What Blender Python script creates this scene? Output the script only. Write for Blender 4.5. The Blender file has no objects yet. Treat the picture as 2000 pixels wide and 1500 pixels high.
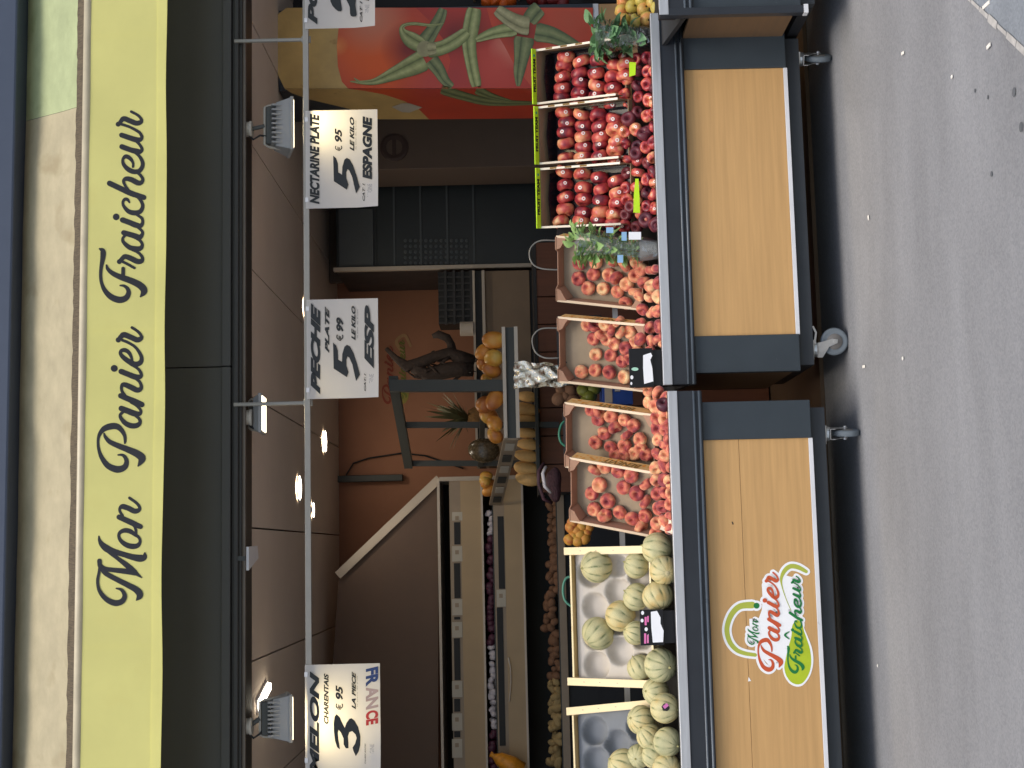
import bpy, bmesh, math, random
from mathutils import Vector, Matrix
from mathutils.geometry import tessellate_polygon

random.seed(7)
scene = bpy.context.scene
col = scene.collection

# ------------------------------------------------------------------ camera
YAW, ROLL, FPX = math.radians(6.9), 0.023, 2674.0
CAM = Vector((-0.726, -6.0, 1.52))
FWD = Vector((math.sin(YAW), math.cos(YAW), 0))
RGT = Vector((math.cos(YAW), -math.sin(YAW), 0))
UPV = Vector((0, 0, 1))
cx = -(RGT * math.sin(ROLL) + UPV * math.cos(ROLL))   # the photograph lies on its side
cy = RGT * math.cos(ROLL) - UPV * math.sin(ROLL)
cz = -FWD
cam_data = bpy.data.cameras.new('camera')
cam_data.sensor_fit = 'HORIZONTAL'
cam_data.sensor_width = 36
cam_data.lens = 36 * FPX / 2000
cam_data.clip_end = 300
cam = bpy.data.objects.new('camera', cam_data)
col.objects.link(cam)
cam.matrix_world = Matrix(((cx.x, cy.x, cz.x, CAM.x), (cx.y, cy.y, cz.y, CAM.y), (cx.z, cy.z, cz.z, CAM.z), (0, 0, 0, 1)))
scene.camera = cam

# ------------------------------------------------------------------ light
SUN_EL, SUN_AZ = math.radians(64), math.radians(10)    # from the street side, high and from the left
SUN = Vector((-math.sin(SUN_AZ) * math.cos(SUN_EL), -math.cos(SUN_AZ) * math.cos(SUN_EL), math.sin(SUN_EL)))
world = bpy.data.worlds.new('World')
scene.world = world
world.use_nodes = True
wn = world.node_tree
wn.nodes.clear()
sky = wn.nodes.new('ShaderNodeTexSky')
sky.sky_type = 'NISHITA'
sky.sun_disc = False
sky.sun_elevation = SUN_EL
sky.sun_rotation = math.atan2(SUN.x, SUN.y)
sky.air_density = 1.2
sky.dust_density = 3.0
bg = wn.nodes.new('ShaderNodeBackground')
bg.inputs[1].default_value = 0.12
wo = wn.nodes.new('ShaderNodeOutputWorld')
wn.links.new(sky.outputs[0], bg.inputs[0])
wn.links.new(bg.outputs[0], wo.inputs[0])
sun_data = bpy.data.lights.new('sun', 'SUN')
sun_data.energy = 1.5
sun_data.angle = math.radians(32)
sun_data.color = (1.0, 0.95, 0.88)
sun = bpy.data.objects.new('sun', sun_data)
sun.rotation_euler = SUN.to_track_quat('Z', 'Y').to_euler()
sun.location = (-4, -8, 10)
col.objects.link(sun)
scene.view_settings.view_transform = 'Standard'
scene.view_settings.look = 'None'
scene.view_settings.gamma = 1.0
scene.view_settings.use_curve_mapping = False
scene.view_settings.exposure = 0.62
scene.cycles.max_bounces = 8
scene.cycles.transparent_max_bounces = 12

# ------------------------------------------------------------------ helpers: from the survey of the photo to places in the world
def ray(xi, yi):
    px, py = 750 - yi, 1000 - xi
    c, s = math.cos(ROLL), math.sin(ROLL)
    return FWD + (RGT * (px * c + py * s) + UPV * (-px * s + py * c)) / FPX
def W(xi, yi, y):
    d = ray(xi, yi); return CAM + d * ((y - CAM.y) / d.y)
def WX(xi, yi, x):
    d = ray(xi, yi); return CAM + d * ((x - CAM.x) / d.x)
def G(xi, yi, z=0.0):
    d = ray(xi, yi); return CAM + d * ((z - CAM.z) / d.z)
def HIT(xi, yi, P, n):
    d = ray(xi, yi); return CAM + d * ((P - CAM).dot(n) / d.dot(n))
def prect(xi0, xi1, yi0, yi1, y):
    xc, yc = (xi0 + xi1) / 2, (yi0 + yi1) / 2
    return W(xc, yi1, y).x, W(xc, yi0, y).x, W(xi1, yc, y).z, W(xi0, yc, y).z

ROOT = {}
def thing(name, label, cat, loc=(0, 0, 0), M=None, group=None, parent_matrix=None):
    o = bpy.data.objects.new(name, None)
    o.empty_display_size = 0.05
    col.objects.link(o)
    o.matrix_world = M if M is not None else Matrix.Translation(Vector(loc))
    ROOT[o.name] = (M.copy() if M is not None else Matrix.Translation(Vector(loc))).inverted()
    o['label'] = label; o['category'] = cat
    if group: o['group'] = group
    return o
def tag(o, label, cat, group=None, kind=None):
    if label: o['label'] = label
    if cat: o['category'] = cat
    if group: o['group'] = group
    if kind: o['kind'] = kind
    return o
def inv_of(parent):
    while parent is not None:
        if parent.name in ROOT: return ROOT[parent.name]
        parent = parent.parent
    return None
def link(name, me, parent=None):
    o = bpy.data.objects.new(name, me); col.objects.link(o)
    if parent is not None: o.parent = parent
    return o
def copy_tree(o, M, label=None, group=None):
    c = o.copy(); col.objects.link(c); c.matrix_world = M
    if label: c['label'] = label
    if group: c['group'] = group
    for ch in o.children:
        d = ch.copy(); col.objects.link(d); d.parent = c
        for g in ch.children:
            e = g.copy(); col.objects.link(e); e.parent = d
    return c

class MB:
    def __init__(s): s.v = []; s.f = []
    def add(s, vs, fs):
        k = len(s.v); s.v += [Vector(v) for v in vs]; s.f += [tuple(i + k for i in f) for f in fs]; return s
    def box(s, x0, x1, y0, y1, z0, z1, M=None):
        vs = [Vector(p) for p in ((x0,y0,z0),(x1,y0,z0),(x1,y1,z0),(x0,y1,z0),(x0,y0,z1),(x1,y0,z1),(x1,y1,z1),(x0,y1,z1))]
        if M is not None: vs = [M @ v for v in vs]
        return s.add(vs, [(0,3,2,1),(4,5,6,7),(0,1,5,4),(1,2,6,5),(2,3,7,6),(3,0,4,7)])
    def bar(s, a, b, w, h=None, up=(0, 0, 1)):
        a, b = Vector(a), Vector(b); h = h or w
        t = (b - a).normalized(); u = Vector(up)
        if abs(t.dot(u)) > .95: u = Vector((0, 1, 0))
        r = t.cross(u).normalized(); u = r.cross(t)
        vs = [p + r * (sx * w / 2) + u * (sz * h / 2) for p in (a, b) for sx, sz in ((-1,-1),(1,-1),(1,1),(-1,1))]
        return s.add(vs, [(3,2,1,0),(4,5,6,7),(0,1,5,4),(1,2,6,5),(2,3,7,6),(3,0,4,7)])
    def tube(s, pts, rad, seg=8, caps=True):
        pts = [Vector(p) for p in pts]; n = len(pts)
        rads = rad if isinstance(rad, (list, tuple)) else [rad] * n
        ring0 = None; k0 = len(s.v); u = None
        for i, p in enumerate(pts):
            t = (pts[min(i + 1, n - 1)] - pts[max(i - 1, 0)]).normalized()
            if u is None:
                u = Vector((0, 0, 1)) if abs(t.z) < .9 else Vector((1, 0, 0))
            u = (u - t * u.dot(t)).normalized(); w = t.cross(u)
            for j in range(seg):
                a = 2 * math.pi * j / seg
                s.v.append(p + (u * math.cos(a) + w * math.sin(a)) * rads[i])
        for i in range(n - 1):
            for j in range(seg):
                a, b = k0 + i * seg + j, k0 + i * seg + (j + 1) % seg
                s.f.append((a, b, b + seg, a + seg))
        if caps:
            s.f.append(tuple(k0 + j for j in range(seg))[::-1]); s.f.append(tuple(k0 + (n - 1) * seg + j for j in range(seg)))
        return s
    def lathe(s, prof, seg=20, M=None, fr=None):
        k0 = len(s.v); rings = []
        for r, z in prof:
            if r < 1e-6:
                s.v.append(Vector((0, 0, z))); rings.append([len(s.v) - 1])
            else:
                idx = []
                for j in range(seg):
                    a = 2 * math.pi * j / seg
                    q = r * (fr(a, z, r) if fr else 1)
                    s.v.append(Vector((q * math.cos(a), q * math.sin(a), z))); idx.append(len(s.v) - 1)
                rings.append(idx)
        for a, b in zip(rings, rings[1:]):
            for j in range(seg):
                j2 = (j + 1) % seg
                if len(a) == 1 and len(b) == 1: continue
                if len(a) == 1: s.f.append((a[0], b[j], b[j2]))
                elif len(b) == 1: s.f.append((a[j], b[0], a[j2]))
                else: s.f.append((a[j], b[j], b[j2], a[j2]))
        if M is not None:
            for i in range(k0, len(s.v)): s.v[i] = M @ s.v[i]
        return s
    def prism(s, poly, off):
        """poly: 3D outline, off: extrusion vector"""
        poly = [Vector(p) for p in poly]; off = Vector(off); n = len(poly)
        tris = tessellate_polygon([poly])
        vs = poly + [p + off for p in poly]
        fs = [tuple(t) for t in tris] + [tuple(i + n for i in t[::-1]) for t in tris]
        fs += [(i, (i + 1) % n, (i + 1) % n + n, i + n) for i in range(n)]
        return s.add(vs, fs)
    def mesh(s, name, m, smooth=False, inv=None):
        me = bpy.data.meshes.new(name)
        me.from_pydata([tuple(inv @ v) if inv is not None else tuple(v) for v in s.v], [], s.f)
        bm = bmesh.new(); bm.from_mesh(me)
        bmesh.ops.recalc_face_normals(bm, faces=bm.faces); bm.to_mesh(me); bm.free()
        if m is not None: me.materials.append(m)
        if smooth:
            for p in me.polygons: p.use_smooth = True
        return me
    def build(s, name, m, parent=None, smooth=False, local=False, bevel=0):
        me = s.mesh(name, m, smooth, None if local else inv_of(parent))
        o = link(name, me, parent)
        if bevel:
            b = o.modifiers.new('bevel', 'BEVEL'); b.width = bevel; b.segments = 2; b.limit_method = 'ANGLE'
        return o

# ---- materials
def lin(r, g, b):
    f = lambda c: (c / 255 / 12.92) if c / 255 <= .04045 else ((c / 255 + .055) / 1.055) ** 2.4
    return (f(r), f(g), f(b), 1)
MATS = {}
def mat(name, color, rough=.6, metal=0, var=.12, scale=8, bump=0, bscale=60, stretch=None, spec=.4, coat=0, transl=0, dirt=None, coords='Object', sheen=0):
    if name in MATS: return MATS[name]
    m = bpy.data.materials.new(name); m.use_nodes = True; MATS[name] = m
    nt = m.node_tree; N = nt.nodes; L = nt.links
    b = N['Principled BSDF']
    b.inputs['Roughness'].default_value = rough; b.inputs['Metallic'].default_value = metal
    b.inputs['Specular IOR Level'].default_value = spec
    b.inputs['Coat Weight'].default_value = coat
    b.inputs['Sheen Weight'].default_value = sheen
    tc = N.new('ShaderNodeTexCoord'); mp = N.new('ShaderNodeMapping')
    L.new(tc.outputs[coords], mp.inputs[0])
    if stretch: mp.inputs['Scale'].default_value = stretch
    nz = N.new('ShaderNodeTexNoise'); nz.inputs['Scale'].default_value = scale; nz.inputs['Detail'].default_value = 6
    nz.inputs['Roughness'].default_value = .62
    L.new(mp.outputs[0], nz.inputs[0])
    rp = N.new('ShaderNodeValToRGB')
    c = color
    rp.color_ramp.elements[0].position = .28; rp.color_ramp.elements[1].position = .74
    rp.color_ramp.elements[0].color = (c[0] * (1 - var * 1.4), c[1] * (1 - var * 1.4), c[2] * (1 - var * 1.4), 1)
    rp.color_ramp.elements[1].color = (min(1, c[0] * (1 + var)), min(1, c[1] * (1 + var)), min(1, c[2] * (1 + var)), 1)
    L.new(nz.outputs[0], rp.inputs[0])
    out = rp.outputs[0]
    if dirt:
        n2 = N.new('ShaderNodeTexNoise'); n2.inputs['Scale'].default_value = dirt[1]; n2.inputs['Detail'].default_value = 8
        L.new(tc.outputs[coords], n2.inputs[0])
        r2 = N.new('ShaderNodeValToRGB'); r2.color_ramp.elements[0].position = dirt[2]; r2.color_ramp.elements[1].position = dirt[2] + .12
        r2.color_ramp.elements[0].color = (0, 0, 0, 1)
        L.new(n2.outputs[0], r2.inputs[0])
        mx = N.new('ShaderNodeMix'); mx.data_type = 'RGBA'
        L.new(r2.outputs[0], mx.inputs[0]); L.new(out, mx.inputs[6]); mx.inputs[7].default_value = dirt[0]
        out = mx.outputs[2]
    L.new(out, b.inputs['Base Color'])
    mr = N.new('ShaderNodeMapRange'); mr.inputs[3].default_value = max(.05, rough - .1); mr.inputs[4].default_value = min(1, rough + .12)
    L.new(nz.outputs[0], mr.inputs[0]); L.new(mr.outputs[0], b.inputs['Roughness'])
    if bump:
        n3 = N.new('ShaderNodeTexNoise'); n3.inputs['Scale'].default_value = bscale; n3.inputs['Detail'].default_value = 5
        L.new(mp.outputs[0], n3.inputs[0])
        bp = N.new('ShaderNodeBump'); bp.inputs['Strength'].default_value = bump; bp.inputs['Distance'].default_value = .01
        L.new(n3.outputs[0], bp.inputs['Height']); L.new(bp.outputs[0], b.inputs['Normal'])
    if transl:
        tr = N.new('ShaderNodeBsdfTranslucent'); L.new(out, tr.inputs[0])
        ms = N.new('ShaderNodeMixShader'); ms.inputs[0].default_value = transl
        L.new(b.outputs[0], ms.inputs[1]); L.new(tr.outputs[0], ms.inputs[2])
        L.new(ms.outputs[0], N['Material Output'].inputs[0])
    return m
def emit(name, color, strength):
    m = bpy.data.materials.new(name); m.use_nodes = True
    b = m.node_tree.nodes['Principled BSDF']
    b.inputs['Base Color'].default_value = color
    b.inputs['Emission Color'].default_value = color; b.inputs['Emission Strength'].default_value = strength
    return m
def film(name, color, gloss=.16):
    m = bpy.data.materials.new(name); m.use_nodes = True
    nt = m.node_tree; N = nt.nodes; L = nt.links
    N.remove(N['Principled BSDF'])
    t = N.new('ShaderNodeBsdfTransparent'); t.inputs[0].default_value = color
    g = N.new('ShaderNodeBsdfGlossy'); g.inputs['Roughness'].default_value = .12
    tc = N.new('ShaderNodeTexCoord'); nz = N.new('ShaderNodeTexNoise'); nz.inputs['Scale'].default_value = 28; nz.inputs['Detail'].default_value = 3
    bp = N.new('ShaderNodeBump'); bp.inputs['Strength'].default_value = .8; bp.inputs['Distance'].default_value = .02
    L.new(tc.outputs['Object'], nz.inputs[0]); L.new(nz.outputs[0], bp.inputs['Height']); L.new(bp.outputs[0], g.inputs['Normal'])
    ms = N.new('ShaderNodeMixShader'); ms.inputs[0].default_value = gloss
    L.new(t.outputs[0], ms.inputs[1]); L.new(g.outputs[0], ms.inputs[2]); L.new(ms.outputs[0], N['Material Output'].inputs[0])
    return m
def fruit_mat(name, stops, rough, scale=9, sheen=0, spec=.4, bump=.05):
    """skin whose blush differs from fruit to fruit"""
    m = bpy.data.materials.new(name); m.use_nodes = True
    nt = m.node_tree; N = nt.nodes; L = nt.links; b = N['Principled BSDF']
    b.inputs['Roughness'].default_value = rough; b.inputs['Sheen Weight'].default_value = sheen
    b.inputs['Specular IOR Level'].default_value = spec
    tc = N.new('ShaderNodeTexCoord'); oi = N.new('ShaderNodeObjectInfo')
    mu = N.new('ShaderNodeMath'); mu.operation = 'MULTIPLY'; mu.inputs[1].default_value = 50
    L.new(oi.outputs['Random'], mu.inputs[0])
    nz = N.new('ShaderNodeTexNoise'); nz.noise_dimensions = '4D'; nz.inputs['Scale'].default_value = scale; nz.inputs['Detail'].default_value = 1.2
    L.new(tc.outputs['Object'], nz.inputs['Vector']); L.new(mu.outputs[0], nz.inputs['W'])
    fine = N.new('ShaderNodeTexNoise'); fine.inputs['Scale'].default_value = 34; fine.inputs['Detail'].default_value = 3
    L.new(tc.outputs['Object'], fine.inputs[0])
    a1 = N.new('ShaderNodeMath'); a1.operation = 'MULTIPLY_ADD'; a1.inputs[1].default_value = .07
    L.new(fine.outputs[0], a1.inputs[0]); L.new(nz.outputs[0], a1.inputs[2])
    a2 = N.new('ShaderNodeMath'); a2.operation = 'MULTIPLY_ADD'; a2.inputs[1].default_value = .34
    L.new(oi.outputs['Random'], a2.inputs[0]); L.new(a1.outputs[0], a2.inputs[2])
    sb = N.new('ShaderNodeMath'); sb.operation = 'SUBTRACT'; sb.inputs[1].default_value = .25
    L.new(a2.outputs[0], sb.inputs[0])
    rp = N.new('ShaderNodeValToRGB'); e = rp.color_ramp.elements
    e[0].position, e[0].color = stops[0]; e[1].position, e[1].color = stops[-1]
    for p, c in stops[1:-1]:
        k = e.new(p); k.color = c
    L.new(sb.outputs[0], rp.inputs[0]); L.new(rp.outputs[0], b.inputs['Base Color'])
    bp = N.new('ShaderNodeBump'); bp.inputs['Strength'].default_value = bump; bp.inputs['Distance'].default_value = .004
    L.new(fine.outputs[0], bp.inputs['Height']); L.new(bp.outputs[0], b.inputs['Normal'])
    return m

def nth(i):
    i += 1
    return f"{i}{'th' if 10 <= i % 100 <= 20 else {1: 'st', 2: 'nd', 3: 'rd'}.get(i % 10, 'th')}"
WORDS = ('first', 'second', 'third', 'fourth', 'fifth', 'sixth', 'seventh')
def smooth_poly(pts, n=5):
    m = len(pts); out = []
    for i in range(m):
        p0, p1, p2, p3 = pts[i - 1], pts[i], pts[(i + 1) % m], pts[(i + 2) % m]
        for k in range(n):
            t = k / n
            out.append(tuple(.5 * (2 * b + (c - a) * t + (2 * a - 5 * b + 4 * c - d) * t * t + (3 * b - a - 3 * c + d) * t ** 3) for a, b, c, d in zip(p0, p1, p2, p3)))
    return out
# ---- drawn lettering and print: strokes with a width, laid on a surface
def catmull(pts, n=7):
    out = []
    for i in range(len(pts) - 1):
        p0, p1, p2, p3 = pts[max(i - 1, 0)], pts[i], pts[i + 1], pts[min(i + 2, len(pts) - 1)]
        for k in range(n):
            t = k / n
            out.append(tuple(.5 * ((2 * b) + (c - a) * t + (2 * a - 5 * b + 4 * c - d) * t * t + (3 * b - a - 3 * c + d) * t ** 3) for a, b, c, d in zip(p0, p1, p2, p3)))
    out.append(tuple(pts[-1])); return out
def stroke2d(pts, grow=0.0, cap=True):
    """outline polygons (quads) in 2D of a brush stroke [(x, y, width)]"""
    if len(pts) == 1:
        x, y, w = pts[0]; n = 18
        return [(x + (w / 2 + grow) * math.cos(2 * math.pi * k / n), y + (w / 2 + grow) * math.sin(2 * math.pi * k / n)) for k in range(n)], [tuple(range(n))]
    q = catmull(pts); V = []; Fc = []
    for i, (x, y, w) in enumerate(q):
        a, b = q[max(i - 1, 0)], q[min(i + 1, len(q) - 1)]
        tx, ty = b[0] - a[0], b[1] - a[1]; l = math.hypot(tx, ty) or 1; h = max(w / 2 + grow, .05)
        V += [(x - ty / l * h, y + tx / l * h), (x + ty / l * h, y - tx / l * h)]
        if i: Fc.append((2 * i - 2, 2 * i - 1, 2 * i + 1, 2 * i))
    if cap:
        for i, sg in ((0, -1), (len(q) - 1, 1)):
            x, y, w = q[i]; a, b = q[max(i - 1, 0)], q[min(i + 1, len(q) - 1)]
            an = math.atan2(b[1] - a[1], b[0] - a[0]); h = max(w / 2 + grow, .05)
            k0 = len(V); k = 6
            for j in range(k + 1):
                t = an + sg * 0 + (math.pi / 2 - math.pi * j / k) + (math.pi if sg < 0 else 0)
                V.append((x + h * math.cos(t), y + h * math.sin(t)))
            Fc.append(tuple(range(k0, k0 + k + 1)))
    return V, Fc
def strokes_mesh(mb, strokes, place, lift_dir, base=.001, step=.00025, grow=0.0, cap=True):
    for i, s in enumerate(strokes):
        V, Fc = stroke2d(s, grow, cap); k = i % 8
        mb.add([place(x, y) + lift_dir * (base + step * k) for x, y in V], Fc)
    return mb
def poly_mesh(mb, pts, place, lift_dir, base=.001):
    P = [place(x, y) + lift_dir * base for x, y in pts]
    tris = tessellate_polygon([[Vector((x, y, 0)) for x, y in pts]])
    return mb.add(P, [tuple(t) for t in tris])
def zoomed(strokes, ox, oy, s):
    return [[(ox + x / s, oy + y / s, w / s) for x, y, w in st] for st in strokes]
TXT = {}
def text_polys(s, shear, bold, space=1.0):
    key = (s, shear, bold, space)
    if key in TXT: return TXT[key]
    c = bpy.data.curves.new('lettering', 'FONT'); c.body = s; c.shear = shear; c.offset = bold; c.size = 1; c.space_character = space
    c.resolution_u = 4
    o = bpy.data.objects.new('lettering', c); col.objects.link(o)
    me = bpy.data.meshes.new_from_object(o.evaluated_get(bpy.context.evaluated_depsgraph_get()))
    V = [(v.co.x, v.co.y) for v in me.vertices]; Fc = [tuple(p.vertices) for p in me.polygons]
    bpy.data.objects.remove(o); bpy.data.curves.remove(c); bpy.data.meshes.remove(me)
    if V:
        x0, x1 = min(v[0] for v in V), max(v[0] for v in V); y0, y1 = min(v[1] for v in V), max(v[1] for v in V)
        V = [((x - x0) / (x1 - x0), (y - y0) / (y1 - y0)) for x, y in V]
    TXT[key] = (V, Fc); return V, Fc
def text_on(mb, s, P0, ax, ay, n, lift=.001, shear=.3, bold=.02, space=1.0):
    """text filling the parallelogram P0, P0+ax, P0+ay"""
    V, Fc = text_polys(s, shear, bold, space)
    return mb.add([P0 + ax * u + ay * v + n * lift for u, v in V], Fc)
# ------------------------------------------------------------------ materials of the place
slate = mat('slate_paint', lin(52, 60, 66), .45, var=.08, scale=5, bump=.06, bscale=220, dirt=(lin(92, 98, 102), 14, .7))
rimpaint = mat('dark_rim_paint', lin(42, 46, 52), .38, var=.08, scale=6, dirt=(lin(80, 84, 90), 20, .7))
alu = mat('brushed_aluminium', (.62, .63, .65, 1), .38, metal=.75, var=.08, scale=10, stretch=(.4, 1, 6), dirt=((.25, .25, .26, 1), 16, .72))
alu_white = mat('pale_aluminium', lin(214, 214, 216), .45, var=.05, scale=9, dirt=(lin(150, 150, 150), 12, .7))
plinth_m = mat('plinth_black', lin(52, 56, 60), .6, var=.1)
wood = mat('oak_veneer', lin(194, 153, 100), .5, var=.09, scale=4, stretch=(.55, 4, 14), bump=.05, bscale=30, dirt=(lin(172, 136, 90), 6, .68))
wood_shaded = mat('oak_veneer_shaded', lin(118, 92, 66), .5, var=.13, scale=4, stretch=(3, .5, 14))  # darker copy of the oak: shade on the cart ends put into the colour
dark = mat('near_black', lin(34, 34, 36), .6, var=.1)
steel = mat('zinc_steel', (.55, .55, .54, 1), .35, metal=.8, var=.12, scale=22)
rubber = mat('grey_rubber', lin(112, 120, 126), .6, var=.1, scale=30)
hub_m = mat('grey_hub', lin(120, 116, 112), .5, var=.1, scale=30)
cream_cloth = mat('beige_awning_cloth', lin(182, 170, 138), .85, var=.12, scale=6, bump=.3, bscale=26, stretch=(1.2, 1, 2.2), transl=.12, dirt=(lin(164, 150, 118), 5, .6))
green_cloth = mat('green_awning_cloth', lin(176, 184, 138), .85, var=.12, scale=6, bump=.3, bscale=26, stretch=(1.2, 1, 2.2), transl=.12, dirt=(lin(150, 158, 112), 5, .6))
yellow_cloth = mat('yellow_valance_cloth', lin(226, 220, 138), .8, var=.05, scale=2.5, bump=.1, bscale=5, transl=.25, dirt=(lin(224, 216, 134), 3, .6))
fray_m = mat('worn_hem', lin(96, 84, 66), .9, var=.4, scale=40, stretch=(6, 1, 1))
ink = mat('valance_ink', lin(34, 36, 42), .8, var=.06)
lintel_m = mat('lintel_paint', lin(72, 72, 69), .55, var=.06, scale=3, bump=.04, bscale=120)
navy = mat('navy_front', lin(64, 73, 90), .5, var=.06)
white_card = mat('sign_paper', lin(214, 211, 207), .6, var=.03, scale=5, transl=.45)
black_ink = mat('sign_ink', lin(30, 34, 36), .6, var=.1, scale=30)
grey_ink = mat('sign_grey_ink', lin(168, 166, 166), .6, var=.1)

# asphalt: worn, with grains, long streaks and blotches
def asphalt(name, base, streak):
    m = mat(name, base, .85, var=.14, scale=1.6, stretch=(.35, 1.5, 1), bump=.3, bscale=160, dirt=(tuple(c * .88 for c in base[:3]) + (1,), 1.1, .56))
    nt = m.node_tree; N = nt.nodes; L = nt.links; b = N['Principled BSDF']
    src = b.inputs['Base Color'].links[0].from_socket
    tc = N.new('ShaderNodeTexCoord'); vz = N.new('ShaderNodeTexVoronoi'); vz.inputs['Scale'].default_value = 130
    L.new(tc.outputs['Object'], vz.inputs['Vector'])
    rp = N.new('ShaderNodeValToRGB'); rp.color_ramp.elements[0].color = (.78, .78, .8, 1); rp.color_ramp.elements[1].color = (1.18, 1.17, 1.15, 1)
    rp.color_ramp.elements[0].position = .15; rp.color_ramp.elements[1].position = .8
    L.new(vz.outputs['Color'], rp.inputs[0])
    mx = N.new('ShaderNodeMix'); mx.data_type = 'RGBA'; mx.blend_type = 'MULTIPLY'; mx.inputs[0].default_value = .5
    L.new(src, mx.inputs[6]); L.new(rp.outputs[0], mx.inputs[7]); L.new(mx.outputs[2], b.inputs['Base Color'])
    return m
road_m = asphalt('worn_asphalt', (.236, .238, .244, 1), 0)
slab_m = asphalt('bluish_paving', (.24, .262, .285, 1), 0)
kerb_m = mat('joint_mortar', lin(176, 172, 166), .9, var=.2, scale=30)

# ------------------------------------------------------------------ ground
g = MB(); g.add([(-40, -40, 0), (40, -40, 0), (40, 40, 0), (-40, 40, 0)], [(0, 1, 2, 3)])
tag(g.build('pavement', road_m), 'worn grey asphalt pavement in front of the carts', None, kind='structure')
a, b = G(1858, -40), G(2020, 112)
dv = (b - a).normalized(); nv = Vector((dv.y, -dv.x, 0))
if nv.x < 0: nv = -nv
m_ = MB(); m_.add([a - dv * 9 + Vector((0, 0, .004)), b + dv * 9 + Vector((0, 0, .004)), b + dv * 9 + nv * 7 + Vector((0, 0, .004)), a - dv * 9 + nv * 7 + Vector((0, 0, .004))], [(0, 1, 2, 3)])
tag(m_.build('paving_slab', slab_m), 'smooth bluish paving beyond a pale joint', None, kind='structure')
m_ = MB(); q = nv * .012
for k in range(60):
    p = a - dv * 2 + dv * (k * .09)
    w = random.uniform(.5, 1.5)
    m_.add([p - q * w + Vector((0, 0, .008)), p + dv * .085 - q * w + Vector((0, 0, .008)), p + dv * .085 + q * w * .6 + Vector((0, 0, .008)), p + q * w * .6 + Vector((0, 0, .008))], [(0, 1, 2, 3)])
tag(m_.build('pavement_joint', kerb_m), 'pale mortar joint between asphalt and paving', None, kind='structure')

# ------------------------------------------------------------------ shop shell
floor_m = mat('shop_floor', lin(96, 76, 58), .5, var=.12, scale=6, stretch=(1, 5, 1))
wall_m = mat('terracotta_wall', lin(154, 108, 84), .9, var=.08, scale=3, bump=.08, bscale=140)
ceil_m = mat('ceiling_panel_paint', lin(206, 190, 174), .85, var=.05, scale=2)
side_m = mat('shop_side_wall', lin(100, 80, 66), .9, var=.06)
CEIL = 2.72
tag(MB().box(-3.2, 3.6, .62, 4.0, -.05, .02).build('shop_floor', floor_m), 'dark wooden shop floor behind the carts', None, kind='structure')
tag(MB().box(-3.2, 3.6, 3.4, 3.6, .02, 3.1).build('shop_back_wall', wall_m), 'terracotta painted back wall of the shop', None, kind='structure')
tag(MB().box(-3.2, -3.0, .26, 3.4, .02, 3.1).build('shop_side_wall', side_m), 'brown side wall inside the shop, left', None, kind='structure')
tag(MB().box(3.4, 3.6, .26, 3.4, .02, 3.1).build('shop_side_wall', side_m), 'brown side wall inside the shop, right', None, kind='structure')
ceil = MB().box(-3.2, 3.6, .26, 3.6, 3.12, 3.2).build('shop_ceiling', dark)
tag(ceil, 'brown panelled shop ceiling with round lamps', None, kind='structure')
# ceiling panels: long boards laid from front to back, thin gaps
x = -3.0; i = 0
while x < 3.4:
    for (y0, y1) in ((.262, 1.83), (1.838, 3.398)):
        MB().box(x + .004, x + .596, y0, y1, CEIL + random.uniform(0, .003), CEIL + .03).build('ceiling_panel', ceil_m, ceil)
    x += .6
# facade above and beside the opening
facade = thing('shopfront', 'dark painted shopfront lintel and fascia above the open shop', 'shopfront', (0, 0, 0))
zt = W(322, 750, 0).z + .5; zb = W(471, 750, 0).z
xj = W(400, 717, 0).x
for x0, x1 in ((-3.4, xj - .002), (xj + .002, 3.9)):
    p = MB().box(x0, x1, 0, .255, zb + .045, zt)
    p.box(x0, x1, -.012, 0, zb + .045, zb + .085)
    p.build('lintel_panel', lintel_m, facade, bevel=.004)
p = MB().box(-3.4, 3.9, .012, .25, zb, zb + .045); p.box(-3.4, 3.9, -.006, .012, zb + .012, zb + .032)
p.build('lintel_trim', mat('lintel_trim', lin(54, 53, 50), .5), facade, bevel=.003)
MB().box(-3.4, 3.9, .03, .05, zb - .012, zb).build('light_edge', mat('pale_edge', lin(112, 104, 94), .6), facade)
MB().box(-9, 9, .1, .4, zt, 9).build('upper_wall', navy, facade)
MB().box(-9, -3.4, 0, .4, 0, zt).build('side_pier', navy, facade)
MB().box(3.9, 9, 0, .4, 0, zt).build('side_pier', navy, facade)

# ------------------------------------------------------------------ awning
AY = -.35
aw = thing('awning', 'beige shop awning with a yellow valance lettered Mon Panier Fraicheur', 'awning', (.3, AY, W(160, 750, AY).z))
zbar = W(160, 750, AY).z; ztop = W(24, 750, -.02).z + .02
def cloth_sheet(xa, xb, y0, z0, y1, z1, nu, nv, wob, skew=(0, 0)):
    mb = MB()
    for j in range(nv + 1):
        t = j / nv
        l = xa + skew[0] * t; r = xb + skew[1] * t
        for i in range(nu + 1):
            x = l + (r - l) * i / nu
            w = wob * (math.sin(x * 7.1 + 3 * t) * .5 + math.sin(x * 17.3 - 5 * t) * .3 + math.sin(x * 3.1) * .8 + .5 * math.sin(9 * t + x * 2)) * math.sin(math.pi * min(1, max(.06, t)))
            mb.v.append(Vector((x, y0 + (y1 - y0) * t - w, z0 + (z1 - z0) * t - .25 * wob * math.sin(math.pi * t) * 2)))
    for j in range(nv):
        for i in range(nu):
            k = j * (nu + 1) + i
            mb.f.append((k, k + 1, k + nu + 2, k + nu + 1))
    return mb
xg0 = W(150, 205, AY).x; xg1 = W(30, 238, -.05).x
y_in = -.02
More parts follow.
